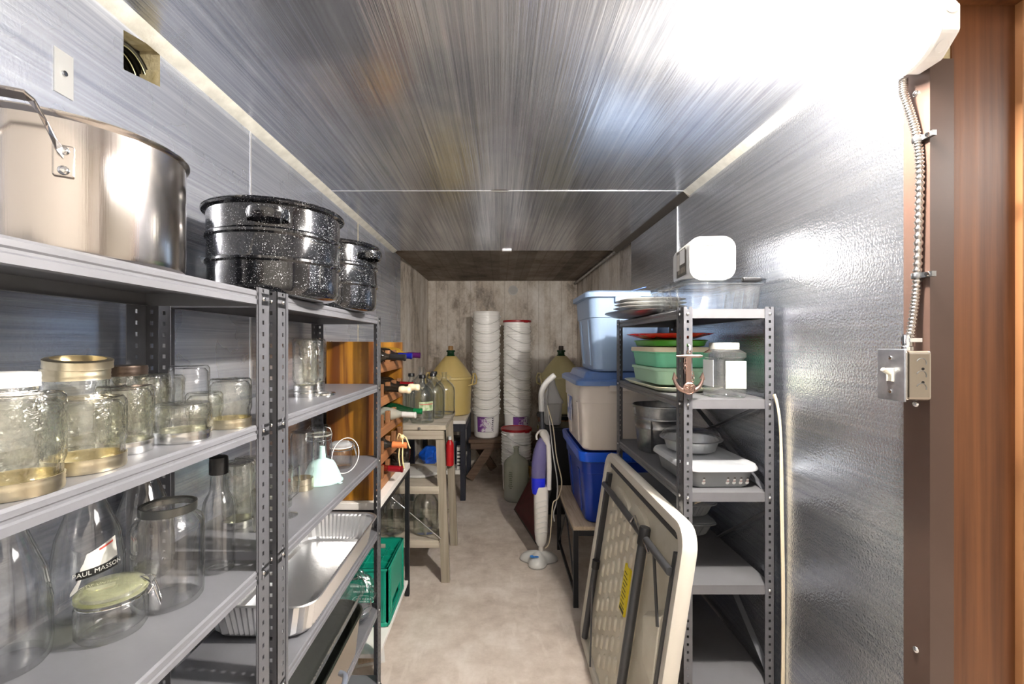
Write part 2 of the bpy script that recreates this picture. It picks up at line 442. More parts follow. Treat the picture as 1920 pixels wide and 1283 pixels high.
# seams and corner strips
def strip(name, b, m, parent): return MB().box(*b).build(name, m, parent)
strip('seam_tape', (FL, FL+.0015, 1.512, 1.520, .0, FC), SEAM, wl)
strip('seam_tape', (FR-.0015, FR, 2.305, 2.315, 0, FC), SEAM, wr)
strip('seam_tape', (FL, FR, 2.156, 2.164, FC-.0015, FC), SEAM, cl)
def cove(x, sx, y0, y1, w, h, m, n):
    p = [(x, FC), (x+sx*w, FC), (x+sx*w*.82, FC-h*.25), (x+sx*w*.2, FC-h*.85), (x, FC-h)]
    if sx < 0: p = p[::-1]
    mb = MB().loft([[(a, y, z) for a, z in p] for y in (y0, y1)], True, True)
    return struct(mb.build(n, m, smooth=40))
cove(FL, 1, -.45, 3.54, .034, .02, CAULK, 'trim_1')
cove(FR, -1, .70, 2.16, .03, .022, CAULK, 'trim_2')
DARKT = mat('dark_corner_angle', '#55504b', .4, .6)
cove(FR, -1, 2.16, 3.50, .03, .03, DARKT, 'trim_3')
struct(MB().tube([(XR-.03, 3.5, ZC-.035), (XR-.03, 5.55, ZC-.035)], .016, 10).build('trim_4', GALV, smooth=60))
o = MB().lathe([(0, -.001), (.028, -.001), (.03, 0)], 20).build('round_patch', TAPE, cl, smooth=30); o.location = (.0, 2.16, FC); o.scale = (1.5, .7, 1)
strip('metal_tag', (.02, .09, 3.505, 3.546, FC-.008, FC), TAPE, cl)
# metal plate with a screw on the left wall
pl = strip('mending_plate', (FL, FL+.002, .846, .884, 1.962, 2.045), mat('dull_zinc_plate', '#c9cac8', .35, .7), wl)
MB().lathe([(0.006, 0), (.005, .003), (0, .004)], 12, axis='x').build('screw_head', CHROME, pl, smooth=50).location = (FL+.002, .865, 2.004)
# duct in the wall hole
dk = thing('flexible_duct', 'ribbed dark grey duct inside the hole cut high in left foil wall', 'duct', (FL-.03, 1.06, 2.12))
DUCT = mat('dark_duct_metal', '#4d4b42', .35, .7)
prof = []
for i in range(14):
    x = -i*.012; prof += [(.066, x), (.066, x-.004), (.060, x-.0045), (.060, x-.0115)]
prof.append((0, prof[-1][1]))
MB().lathe(prof, 32, axis='x').build('ribbed_sleeve', DUCT, dk, smooth=35)
for i in range(5):
    MB().lathe([(.0605, 0), (.0585, .0015), (.0605, .003)], 32, axis='x', c=(-.008-i*.012*2, 0, 0)).build('spring_ring', mat('olive_ring', '#8d8a66', .4, .5) if i == 0 else bpy.data.materials['olive_ring'], dk, smooth=60)
# back wall vent
vt = thing('round_vent', 'small round white louvred vent high on the concrete back wall', 'vent', (.164, YB, 2.148))
MB().lathe([(.06, 0), (.06, .02), (.05, .02), (.05, .004), (0, .004)], 28, axis='y').build('rim', WHITE, vt, smooth=35).rotation_euler = (0, 0, PI)
for i in range(6):
    z = -.0375+i*.015; w = math.sqrt(.05**2-z*z)
    m_ = Matrix.Translation((0, -.012, z)) @ Matrix.Rotation(-1.25, 4, 'X')
    MB().box(-w, w, -.007, .007, -.001, .001, M=m_).build('louvre', WHITE, vt)
# doorway: brown metal channel, cedar jamb, stop and casing
ch = struct(MB().box(FR-.002, FR, .952, 1.012, 0, 2.086).box(FR-.002, .948, .950, .952, 0, 2.086).build('trim_5', BROWN))
for z in (.28, .83, 1.36, 2.03):
    MB().lathe([(.007, 0), (.006, -.003), (.003, -.0045), (0, -.005)], 12, axis='x').build('screw_head', CHROME, ch, smooth=50).location = (FR-.002, .982, z)
struct(slab('door_jamb', (.948, 1.08, .954, .985, 0, 2.20), WOOD_JAMB)).name = 'trim_6'
struct(slab('trim_7', (1.08, 1.095, .94, .985, 0, 2.2), mat('pale_cedar_edge', '#a5754c', .5)))
struct(slab('trim_8', (1.095, 1.19, .93, .985, 0, 2.26), mat('casing_paint', '#c9bfb6', .5)))
struct(slab('trim_9', (.94, 1.105, .05, .985, 2.20, 2.23), WOOD_JAMB))
struct(slab('trim_10', (.94, 1.105, .02, .05, 0, 2.23), WOOD_JAMB))
# basement room beyond the doorway (lights the cellar and shows in the steel and foil)
HW = mat('basement_wall_paint', '#d9d5cd', .8)
struct(slab('wall_hall_right', (4.4, 4.5, -2.1, 3.2, 0, 2.3), HW))
struct(slab('wall_hall_far', (1.103, 4.4, 3.1, 3.2, 0, 2.3), HW))
struct(slab('wall_hall_near', (1.0, 4.4, -2.2, -2.1, 0, 2.3), HW))
struct(slab('wall_hall_left', (1.0, 1.103, -2.1, -.45, 0, 2.3), HW))
struct(slab('ceiling_hall', (1.0, 4.5, -2.2, 3.2, 2.3, 2.4), HW))
# ------------------------------------------------------------------ steel racks
def post_mesh(h, fl_long, fl_short, sx, sy, name):
    """perforated angle post, corner at the origin; long flange runs along sy*Y, short one along sx*X"""
    mb = MB(); pitch = .0254; n = int(h/pitch)
    def flange(wid, fn, hw):
        cols = [0, wid*.5-hw, wid*.5+hw, wid]
        th = .0016
        for k in range(n+1):
            z0 = k*pitch; z1 = min(h, z0+pitch)
            if z1-z0 < .002: continue
            zh0, zh1 = z0+(z1-z0)/2-.0045, z0+(z1-z0)/2+.0045
            zs = [z0, zh0, zh1, z1]
            vs = []
            for d in (0, th):
                for z in zs:
                    for c in cols: vs.append(fn(c, d, z))
            fs = []
            g = lambda d, i, j: d*16+i*4+j
            for i in range(3):
                for j in range(3):
                    if (i, j) == (1, 1): continue
                    fs.append((g(0,i,j), g(0,i,j+1), g(0,i+1,j+1), g(0,i+1,j)))
                    fs.append((g(1,i,j), g(1,i+1,j), g(1,i+1,j+1), g(1,i,j+1)))
            for a, b in (((1,1),(1,2)),((1,2),(2,2)),((2,2),(2,1)),((2,1),(1,1))):
                fs.append((g(0,*a), g(0,*b), g(1,*b), g(1,*a)))
            for i in range(3):
                fs.append((g(0,i,3), g(0,i+1,3), g(1,i+1,3), g(1,i,3)))
                fs.append((g(0,i,0), g(0,i+1,0), g(1,i+1,0), g(1,i,0)))
            mb.add(vs, fs)
    flange(fl_long, lambda c, d, z: (sx*d, sy*c, z), .0035)
    flange(fl_short, lambda c, d, z: (sx*c, sy*d, z), .0035)
    # rolled bead down the middle edge of the long flange
    b = .0025
    mb.box(*sorted((-sx*b, sx*.001)), *sorted((sy*fl_long*.72, sy*fl_long*.92)), 0, h)
    me = mb.build(name, GRAPH); d = me.data; bpy.data.objects.remove(me); return d
def shelf_mb(w, l, lip=.03):
    """tray shelf: flat top with turned-down lips, centre at origin, top at z=0"""
    mb = MB(); t = .0018
    mb.box(-w/2, w/2, -l/2, l/2, -t, 0)
    for sx in (-1, 1):
        x = sx*w/2; p = [(x, 0), (x+sx*.003, -.004), (x+sx*.003, -.011), (x+sx*.0005, -.0135), (x+sx*.0005, -.017), (x+sx*.003, -.0195), (x+sx*.003, -lip), (x-sx*.012, -lip), (x-sx*.012, -lip+.001), (x-sx*.001, -lip+.001), (x-sx*.001, -.002)]
        if sx < 0: p = p[::-1]
        mb.loft([[(a, y, z) for a, z in p] for y in (l/2, -l/2)], True, True)
        y = sx*l/2
        mb.box(-w/2, w/2, *sorted((y, y-sx*.0015)), -lip, -.002)
    return mb
def bolt_mesh():
    o = MB().lathe([(.0052, 0), (.005, .002), (.003, .0036), (0, .004)], 10).build('bolt', CHROME, smooth=60); d = o.data; bpy.data.objects.remove(o); return d
BOLT = bolt_mesh()
def rack(name, label, x0, x1, y0, y1, zs, h, smat, front):
    """front: +1 when the aisle lies towards +X, -1 towards -X"""
    t = thing(name, label, 'shelving unit', (0, 0, 0)); t.location = ((x0+x1)/2, (y0+y1)/2, 0)
    w, l = x1-x0, y1-y0
    for sx in (-1, 1):
        for sy in (-1, 1):
            o = link('post', post_mesh(h, .054, .030, -sx, -sy, 'post'), t); o.location = (sx*w/2, sy*l/2, 0)
            f = MB().box(*sorted((sx*.003, -sx*.034)), *sorted((sy*.003, -sy*.058)), 0, .006).build('foot', BLACK, o)
    me = shelf_mb(w-.006, l-.006).build('shelf', smat); md = me.data; bpy.data.objects.remove(me)
    for z in zs:
        o = link('shelf', md, t); o.location = (0, 0, z)
        for sx in (-1, 1):
            for sy in (-1, 1):
                b = link('bolt', BOLT, o); b.location = (sx*(w/2+.0005), sy*(l/2-.027), -.016); b.rotation_euler = (0, sx*PI/2, 0)
                b = link('bolt', BOLT, o); b.location = (sx*(w/2-.015), sy*(l/2+.0005), -.016); b.rotation_euler = (-sy*PI/2, 0, 0)
    return t
ZS = [1.605, 1.316, 1.003, .69, .36, .045]
R1 = rack('steel_rack', 'grey steel rack at far left carrying glass jars and the stainless pot', -.80, -.52, .11, 1.028, ZS, 1.612, SHELF, 1)
R2 = rack('steel_rack', 'grey steel rack with speckled canners on top, beside the wooden wine rack', -.80, -.52, 1.064, 1.988, ZS, 1.612, SHELF, 1)
R3 = rack('steel_rack', 'grey steel rack against the right foil wall behind the leaning table', .591, .885, 1.466, 2.30, [1.603, 1.31, 1.01, .711, .39, .09], 1.61, SHELF_R, -1)
# cross braces at the wall side of the right rack
for z0, z1 in ((1.0, 1.3), (.42, .95)):
    MB().bar((.29/2-.004, -.40, z1), (.29/2-.004, .38, z0), .02, .003).build('cross_brace', GRAPH, R3)
    MB().bar((.29/2-.008, .38, z1), (.29/2-.008, -.40, z0), .02, .003).build('cross_brace', GRAPH, R3)
# ------------------------------------------------------------------ lamp holder, cable, switch
lh = thing('lamp_holder', 'white round porcelain lamp holder with lit bulb beside the door jamb', 'light', (FR, .945, 2.126))
oct_ = [(.068*math.cos(PI/8+k*PI/4), .068*math.sin(PI/8+k*PI/4)) for k in range(8)]
bx = MB().loft([[(x, a, b) for a, b in oct_] for x in (-.004, -.046)], True, True).build('junction_box', WHITE_SAT, lh, bevel=.006)
for dy, dz, rx in ((-.064, .018, 0), (-.045, -.047, -.8)):
    kb = MB().lathe([(.012, 0), (.0125, .0012), (.011, .0012), (.011, .0004), (0, .0004)], 18).build('knockout', WHITE_SAT, bx, smooth=30)
    kb.location = (-.025, dy, dz); kb.rotation_euler = (PI/2+rx*-1, 0, 0)
MB().lathe([(0, -.046), (.072, -.046), (.074, -.050), (.072, -.056), (.052, -.060), (.036, -.062), (.034, -.070), (.030, -.0705), (.028, -.064), (.024, -.064), (.024, -.086), (.020, -.088), (0, -.088)], 40, axis='x').build('porcelain_disc', WHITE_SAT, lh, smooth=40)
for a in (.9, 2.3, 4.0, 5.4):
    MB().lathe([(.005, 0), (.004, -.003), (0, -.003)], 10, axis='x', c=(-.058, .056*math.cos(a), .056*math.sin(a))).build('screw_head', GALV, lh, smooth=40)
bp = MB().lathe([(.013, -.086), (.0135, -.112), (.016, -.128)], 20, axis='x').build('bulb_collar', mat('bulb_collar_plastic', '#c9c7d0', .4), lh, smooth=60)
prof = [(.016, -.128), (.021, -.145), (.0275, -.165), (.031, -.185), (.032, -.200), (.030, -.214), (.025, -.225), (.016, -.233), (0, -.236)]
MB().lathe(prof[4:], 28, axis='x').build('bulb', BULB, lh, smooth=80)
MB().lathe(prof[:5], 28, axis='x').build('bulb_rear', BULB_R, lh, smooth=80)
# armoured cable
cb = thing('armoured_cable', 'spiral armoured steel cable running from lamp holder down to switch box', 'cable', (.885, .975, 1.5))
ctrl = [(-.008, .014, .566), (-.008, .012, .53), (0, .004, .48), (.004, -.006, .425), (.006, -.010, .36), (.006, -.008, .25), (.005, -.005, .13), (.000, -.003, .06), (-.008, -.002, .0)]
def smooth_path(P, n):
    P = [Vector(p) for p in P]; out = []
    for i in range(len(P)-1):
        p0, p1, p2, p3 = P[max(i-1,0)], P[i], P[i+1], P[min(i+2,len(P)-1)]
        for k in range(n):
            t = k/n; out.append(.5*((2*p1)+(p2-p0)*t+(2*p0-5*p1+4*p2-p3)*t*t+(3*p1-p0-3*p2+p3)*t**3))
    return out+[P[-1]]
path = smooth_path(ctrl, 34)
MB().tube(path, [.0085 if (i//2) % 2 else .0062 for i in range(len(path))], 12).build('steel_spiral', SILVER_CONDUIT, cb, smooth=70)
for z, y in ((.425, -.006), (.135, -.005)):
    g = MB().lathe([(.0095, -.006), (.0105, -.004), (.0105, .004), (.0095, .006)], 16, c=(.005, y, z)).build('strap_clamp', GALV, cb, smooth=40)
    MB().box(.004, .013, y-.034, y-.006, z-.0055, z+.0055).build('strap_tab', GALV, g)
    MB().lathe([(.005, 0), (.004, -.003), (0, -.003)], 10, axis='x', c=(.004, y-.024, z)).build('screw_head', CHROME, g, smooth=40)
# switch box
sb = thing('switch_box', 'galvanised light switch box with ivory toggle on the brown metal jamb', 'switch', (FR-.002, .976, 1.424))
b1 = MB().box(-.056, 0, -.033, .033, -.052, .052).build('steel_box', mat('polished_zinc', '#c9c2ba', .16, 1), sb, bevel=.007, bseg=3)
MB().box(-.060, -.0562, -.0345, .0345, -.055, .055).build('cover_plate', mat('galvanised_cover', '#c6cad2', .3, .9, col2='#a9aeb8', vs_=30), sb, bevel=.003)
for z in (.036, -.036): MB().lathe([(.0045, 0), (.004, -.002), (0, -.0026)], 12, axis='x', c=(-.060, 0, z)).build('screw_head', CHROME, sb, smooth=50)
tg = MB().box(-.0615, -.060, -.009, .009, -.014, .014).build('toggle_frame', mat('ivory_plastic', '#e8e3d3', .4), sb)
MB().bar((-.060, 0, .002), (-.078, 0, .012), .009, .008).build('toggle', bpy.data.materials['ivory_plastic'], tg, bevel=.002)
for i, z in enumerate((.026, 0, -.026)):
    MB().lathe([(.011, 0), (.0108, -.001), (.0095, -.001), (.0095, 0)], 18, axis='y', c=(-.024, -.033, z), a0=-1.2, a1=1.9).build('knockout', GALV, sb, smooth=40)
for z in (.014, -.014): MB().lathe([(.0028, 0), (.0028, -.0006), (0, -.0006)], 10, axis='y', c=(-.021, -.0331, z)).build('screw_hole', BLACK, sb)
MB().lathe([(.013, .052), (.013, .060), (.0105, .062), (.0105, .082), (.0095, .086), (0, .086)], 14, c=(-.024, 0, 0)).build('cable_connector', CHROME, sb, smooth=35)
MB().bar((-.03, -.012, .074), (-.012, -.02, .074), .008).build('connector_screw', CHROME, sb)
# ------------------------------------------------------------------ pots on the left racks
TOPZ = 1.605
p = thing('stock_pot', 'large shiny stainless steel stock pot on the top left shelf', 'pot', (-.672, .715, TOPZ))
r, h = .148, .187
MB().lathe([(0, .001), (r-.01, .001), (r-.002, .006), (r, .014), (r, h-.004), (r+.005, h), (r+.006, h+.003), (r+.003, h+.005), (r-.003, h+.002), (r-.003, .012), (r-.01, .006), (0, .006)], 72).build('pot_body', STEEL, p, smooth=40)
def strap_handle(parent, ang, spread, z):
    pts = []
    for i in range(17):
        t = i/16; a = ang+spread*(2*t-1); k = min(1, 4*min(t, 1-t)); k = k*k*(3-2*k)
        rr = r+.006+.045*k; pts.append((rr*math.cos(a), rr*math.sin(a), z+.048*k))
    m = MB()
    L = []
    for i, q in enumerate(pts):
        k = min(1, 4*min(i/16, 1-i/16)); a = ang+spread*(2*i/16-1)
        er = Vector((math.cos(a), math.sin(a), 0)); up = Vector((0, 0, 1))
        w = up*(1-k*.75)+er*(k*.75); w.normalize(); q = Vector(q)
        nn = w.cross(Vector((-math.sin(a), math.cos(a), 0)))
        loop = [q+w*.008+nn*.0025, q-w*.008+nn*.0025, q-w*.008-nn*.0025, q+w*.008-nn*.0025]
        L.append(loop)
    o = m.loft(L, True, True).build('handle', STEEL, parent, bevel=.0012, bseg=1)
    for s in (-1, 1):
        a = ang+s*spread; ec = Vector((math.cos(a), math.sin(a), 0)); tg_ = Vector((-math.sin(a), math.cos(a), 0))
        MB().bar(ec*(r+.003)+Vector((0,0,z+.012)), ec*(r+.003)+Vector((0,0,z-.030)), .022, .005, up=tuple(ec)).build('mount_plate', STEEL, o, bevel=.002)
        for dz in (.004, -.022):
            q = MB().lathe([(.0065, 0), (.0055, .003), (.002, .0042), (0, .0044)], 14).build('rivet', CHROME, o, smooth=60)
            q.location = ec*(r+.005)+Vector((0, 0, z+dz)); q.rotation_euler = Vector((0,0,1)).rotation_difference(ec).to_euler()
strap_handle(p, -1.17, .30, .135)
strap_handle(p, -1.17+PI, .30, .135)

def canner(label, loc, rz):
    t = thing('canning_pot', label, 'pot', loc, rz, 'speckled canning pots on the left rack')
    r, h = .163, .225; P = [(0, .001), (r-.03, .001), (r-.012, .006), (r-.004, .018), (r-.003, .028)]
    for zz in (.092, .158):
        P += [(r-.002, zz-.008), (r+.003, zz-.003), (r+.003, zz+.003), (r-.001, zz+.008)]
    P += [(r, h-.006), (r+.010, h-.002), (r+.012, h+.002), (r+.010, h+.005), (r+.002, h+.003), (r-.003, h-.006), (r-.006, .02), (r-.02, .006), (0, .006)]
    MB().lathe(P, 72).build('pot_body', SPECK, t, smooth=38)
    MB().lathe([(r+.011, h+.0055), (r+.008, h+.009), (r-.02, h+.012), (r*.5, h+.020), (.02, h+.022), (0, h+.022)], 64).build('lid', SPECK, t, smooth=40)
    MB().lathe([(.008, h+.022), (.008, h+.030), (.018, h+.034), (.016, h+.040), (0, h+.042)], 20).build('lid_knob', BLACK, t, smooth=50)
    for s in (0, PI):
        pts = []
        for i in range(13):
            u = i/12; a = s+(u-.5)*.58; k = math.sin(PI*u)**.55
            rr = r-.002+.040*k; pts.append((rr*math.cos(a), rr*math.sin(a), h-.038+.006*k))
        mb = MB(); L = []
        for i, q in enumerate(pts):
            q = Vector(q); a = s+(i/12-.5)*.58; er = Vector((math.cos(a), math.sin(a), 0)); k = math.sin(PI*i/12)
            hh = .010+.004*k
            L.append([q+er*.005+Vector((0,0,hh)), q+er*.007+Vector((0,0,0)), q+er*.002-Vector((0,0,hh)), q-er*.003-Vector((0,0,hh)), q-er*.003+Vector((0,0,hh))])
        mb.loft(L, True, True).build('handle', SPECK, t, smooth=50)
    return t
canner('black white-speckled enamel canning pot next to the stainless pot', (-.606, 1.235, TOPZ), -1.22)
canner('black white-speckled enamel canning pot at far end of the left rack', (-.612, 1.645, TOPZ), -.35)

# ------------------------------------------------------------------ jars
_jc = {}
def jar_parts(r, h, mr, inv, band, emb, rings=1, glassm=None):
    key = (r, h, mr, inv, band, emb, rings, glassm.name if glassm else '')
    if key in _jc: return _jc[key]
    neck = .020; sh = min(.018, h*.22); t = .003
    P = [(0, .003), (r-.012, .002), (r-.004, 0), (r-.0005, .005), (r, .012), (r, h-neck-sh), (r-.003, h-neck-sh*.5), (mr+.001, h-neck), (mr, h-neck+.002), (mr, h-neck+.006), (mr+.0012, h-.010), (mr, h-.007), (mr, h-.001), (mr-.0015, h), (mr-t, h-.001), (mr-t, h-neck), (r-t-.003, h-neck-sh), (r-t, h-neck-sh-.01), (r-t, .014), (r-t-.006, .006), (0, .007)]
    bandP = [(mr+.0008, -.018), (mr+.0028, -.0178), (mr+.0022, -.013), (mr+.0028, -.011), (mr+.0022, -.009), (mr+.0028, -.004), (mr+.0020, .0008), (mr-.007, .0012), (mr-.007, .0002), (mr+.0008, 0)]
    lidP = [(mr-.004, .0002), (mr-.006, .0014), (.004, .0006), (0, .0006)]
    fl = (lambda L, H: [(a, H-b) for a, b in L][::-1]) if inv else (lambda L, H: L)
    g = MB().lathe(fl(P, h) if inv else P, 36).build('glass_body', glassm or (GLASS_E if emb else GLASS), smooth=42)
    res = [('glass_body', g.data, g.data.materials[0])]
    bpy.data.objects.remove(g)
    if band:
        bm_ = {'gold': GOLD_LID, 'silver': SILVER_LID, 'dark': DARK_LID, 'white': WHITE_SAT}[band]
        for k in range(rings):
            B = [(a, b+h+k*.0195) for a, b in bandP]; Lp = [(a, b+h+k*.0195) for a, b in lidP]
            o = MB().lathe(fl(B, h) if inv else B, 40).build('screw_band', bm_, smooth=38); res.append(('screw_band', o.data, bm_)); bpy.data.objects.remove(o)
            if k == rings-1:
                o = MB().lathe(fl(Lp, h) if inv else Lp, 36).build('lid_disc', bm_, smooth=40); res.append(('lid_disc', o.data, bm_)); bpy.data.objects.remove(o)
    _jc[key] = res; return res
def jar(label, x, y, z, r, h, mr=None, inv=False, band=None, emb=True, rings=1, group='jars on the left racks', rz=0, glassm=None):
    mr = mr or r*.86; base = 0
    if inv and band: base = .0014+(rings-1)*.0195
    t = thing('mason_jar', label, 'jar', (x, y, z+base), rz, group)
    for n, me, m in jar_parts(r, h, mr, inv, band, emb, rings, glassm): link(n, me, t)
    return t
S2, S3 = 1.316, 1.003
G1 = 'jars on the middle left shelf'
jar('upside-down embossed jar with pale gold band at the left edge of the shelf', -.565, .530, S2, .045, .115, .041, True, 'gold', group=G1)
jar('upright jar with white lid standing behind the leftmost upside-down jar', -.66, .600, S2, .041, .135, .037, False, 'white', group=G1)
jar('wide upside-down jar on a gold band, second from the left', -.578, .635, S2, .046, .098, .043, True, 'gold', group=G1)
j = jar('upright jar with gold band and a loose gold ring on its lid', -.672, .722, S2, .043, .135, .040, False, 'gold', group=G1)
rg = thing('loose_screw_band', 'loose gold screw band tilted on top of the upright gold-lidded jar', 'jar band', (-.668, .722, S2+.1365), 0, G1, rot=(.07, .1, 0))
MB().lathe([(.041, 0), (.043, .001), (.0425, .007), (.043, .013), (.041, .0145), (.034, .015), (.034, .014), (.0405, .013), (.041, 0)], 40).build('band_ring', GOLD_LID, rg, smooth=38)
jar('upside-down embossed jar on a silver band behind the squat jar', -.605, .735, S2, .039, .105, .035, True, 'silver', group=G1)
jar('upright jar with dark lid beside the rack corner post', -.715, .862, S2, .040, .132, .037, False, 'dark', group=G1)
jar('rounded upside-down jar without band behind the silver-banded jar', -.668, .868, S2, .034, .118, .028, True, None, group=G1)
jar('squat upside-down jar on a shiny silver band near the shelf edge', -.574, .825, S2, .045, .066, .042, True, 'silver', group=G1)
jar('low clear jar peeking out behind the squat silver-banded jar', -.600, .925, S2, .033, .076, .029, True, None, group=G1)
jar('clear jar at the shelf back between the rounded jar and the tall jar', -.735, 1.0, S2, .036, .105, .032, True, None, group=G1)
jar('tall plain clear jar behind the last gold-banded jar', -.662, 1.0-.03, S2, .038, .128, .034, True, None, False, group=G1)
jar('upside-down jar on a gold band at the right end of the shelf', -.565, .955, S2, .040, .100, .037, True, 'gold', group=G1)
G2 = 'jars on the rack beside the wine rack'
jar('tall upside-down quart jar on double silver bands, nearer of two', -.640, 1.50, S2, .040, .170, .034, True, 'silver', rings=2, group=G2)
jar('tall upside-down quart jar on double silver bands, farther of two', -.665, 1.63, S2, .040, .170, .034, True, 'silver', rings=2, group=G2)
rg = thing('loose_screw_band', 'flat silver screw band lying on the shelf before the tall jars', 'jar band', (-.598, 1.548, S2), 0)
MB().lathe([(.036, 0), (.038, .001), (.0375, .007), (.036, .0085), (.029, .009), (.029, .008), (.035, .007), (.036, 0)], 36).build('band_ring', SILVER_LID, rg, smooth=38)
jar('tall upside-down jar on gold double band next to the aqua funnel', -.662, 1.525, S3, .037, .175, .033, True, 'gold', False, 2, group=G2)
for i, (x, y, hh, rr, lab) in enumerate(((-.70, 1.22, .17, .040, 'clear upside-down jar behind the steel post, nearest the black-capped bottle'),
        (-.735, 1.33, .155, .038, 'clear upside-down jar in the back row behind the steel posts'),
        (-.655, 1.36, .12, .034, 'short clear upside-down jar just behind the rack post'),
        (-.62, 1.20, .105, .033, 'low clear jar tucked right against the double rack posts'))):
    jar(lab, x, y, S3, rr, hh, rr*.85, True, 'silver' if i in (0, 2) else None, True, 1, group=G2)
# footed glass among them
fg = thing('footed_glass', 'upright clear stemmed glass between the jars behind the rack posts', 'glass', (-.60, 1.285, S3))
MB().lathe([(0, .001), (.028, .001), (.028, .004), (.008, .010), (.005, .03), (.008, .045), (.030, .065), (.034, .10), (.032, .14), (.030, .14), (.031, .10), (.027, .068), (0, .052)], 30).build('bowl_and_stem', GLASS, fg, smooth=45)

# clamp-lid jars
def clamp_jar(label, x, y, z, r, h, rz, gasket, lidm, group=None):
    t = thing('clamp_jar', label, 'jar', (x, y, z), rz, group); w = .004
    MB().lathe([(0, .003), (r-.014, .002), (r-.005, 0), (r, .008), (r, h*.62), (r-.004, h*.68), (r-.006, h*.70), (r-.002, h*.73), (r-.002, h*.78), (r-.007, h*.78), (r-.008, h*.70), (r-w-.003, h*.64), (r-w, .012), (r-.014, .007), (0, .008)], 44).build('glass_body', GLASS, t, smooth=40)
    MB().lathe([(r-.008, h*.785), (r-.001, h*.785), (r, h*.80), (r-.001, h*.82), (r-.008, h*.82)], 44).build('rubber_gasket', gasket, t, smooth=40)
    MB().lathe([(r-.008, h*.825), (r-.001, h*.825), (r, h*.88), (r-.004, h*.95), (r-.012, h), (0, h*.99), (0, h*.96), (r-.013, h*.96), (r-.008, h*.90)], 44).build('glass_lid', lidm, t, smooth=40)
    n = 40
    MB().tube([((r-.003)*math.cos(2*PI*i/n), (r-.003)*math.sin(2*PI*i/n), h*.70) for i in range(n)], .0018, 6, True).build('wire_ring', CHROME, t, smooth=60)
    MB().tube([(r+.001, -.018, h*.70), (r+.008, -.018, h*.84), (r+.001, -.014, h*.95), (r-.012, 0, h*1.0), (r+.001, .014, h*.95), (r+.008, .018, h*.84), (r+.001, .018, h*.70)], .0016, 6).build('wire_bail', CHROME, t, smooth=60)
    MB().tube([(r+.007, -.012, h*.82), (r+.012, -.013, h*.60), (r+.016, -.009, h*.36), (r+.016, .009, h*.36), (r+.012, .013, h*.60), (r+.007, .012, h*.82)], .0016, 6).build('latch_lever', CHROME, t, smooth=60)
    return t
clamp_jar('squat clamp-lid jar with yellowish gasket and wire latch, nearest the shelf edge', -.660, .775, S3, .050, .080, .55, GASKET, GASKET)
clamp_jar('clear clamp jar standing behind the pale aqua funnel', -.690, 1.74, S3, .047, .175, -.6, GLASS_GREY, GLASS)
clamp_jar('small clamp jar with white gasket in front of the wine rack side', -.628, 1.80, S3, .043, .100, .25, mat('white_rubber', '#e6e5e0', .5), TRANSL)
# open half-gallon jar
t = jar('large open clear jar with a dark ring in its mouth on lower shelf', -.632, .868, S3, .058, .182, .044, False, None, False)
MB().lathe([(.0445, .168), (.0465, .168), (.0465, .183), (.044, .1835), (.040, .181), (.040, .180), (.044, .178)], 40).build('screw_band', mat('dull_grey_band', '#6a6b68', .3, .9), t, smooth=40)
# bottles
bt = thing('sauce_bottle', 'tall clear glass bottle with black screw cap on lower left shelf', 'bottle', (-.608, .985, S3))
MB().lathe([(0, .004), (.024, .002), (.029, 0), (.031, .006), (.031, .135), (.029, .148), (.020, .165), (.0165, .175), (.0150, .215), (.0165, .216), (.0135, .216), (.0130, .176), (.026, .147), (.028, .132), (.028, .012), (.022, .008), (0, .010)], 36).build('glass_body', GLASS, bt, smooth=42)
MB().lathe([(.0170, .206), (.0185, .207), (.0185, .232), (.0175, .242), (.015, .244), (0, .244)], 30).build('screw_cap', BLACK, bt, smooth=40)
CAR = [(0, .006), (.030, .004), (.046, 0), (.052, .008), (.054, .03), (.053, .09), (.046, .14), (.034, .175), (.0235, .205), (.021, .225), (.024, .25), (.033, .272), (.036, .277), (.033, .276), (.022, .25), (.0185, .225), (.021, .205), (.031, .175), (.043, .14), (.050, .09), (.051, .03), (.047, .011), (0, .013)]
def carafe(label, x, y):
    t = thing('wine_carafe', label, 'bottle', (x, y, S3), 0, 'glass carafes on the lower left shelf')
    MB().lathe(CAR, 44).build('glass_body', GLASS, t, smooth=50); return t
carafe('plain clear glass carafe at the far left of the lower shelf', -.745, .685)
c2 = carafe('clear glass carafe with torn white label and black lettered band', -.752, .832)
carafe('clear glass carafe behind the open jar, nearest the corner post', -.752, .962)
def on_carafe(a0, z0, slope=0.0):
    def fn(u, v):
        r_ = .0546 if z0+v < .09 else .0546-(z0+v-.09)*.12
        a = a0+u/.0545; return (r_*math.cos(a), r_*math.sin(a), z0+v+u*slope)
    return fn
fn = on_carafe(-.66, .104)
def patch(fn, pts, n=10):
    """polygon given as lower and upper outlines over u -> strip of quads"""
    m = MB(); L = []
    for u, lo, hi in pts: L.append([fn(u, lo+(hi-lo)*k/4) for k in range(5)])
    return m.loft(L, closed=False)
patch(fn, [(-.034, -.052, -.047), (-.024, -.043, -.028), (-.020, -.030, -.006), (-.016, -.016, .002), (-.012, -.014, .016), (-.006, -.012, .018), (.004, -.010, .022), (.016, -.007, .027), (.026, -.004, .031), (.036, -.002, .034)]).build('torn_label', PAPER, c2, smooth=60)
fn2 = on_carafe(-.66, .086)
def lift(f, d):
    def g(u, v):
        x, y, z = f(u, v); k = 1+d/.0545; return (x*k, y*k, z)
    return g
patch(lift(fn2, .0003), [(-.026+.006*i, -.0075+.0022*i*.3, .0065+.0022*i*.3) for i in range(11)]).build('label_band', BLACK, c2, smooth=60)
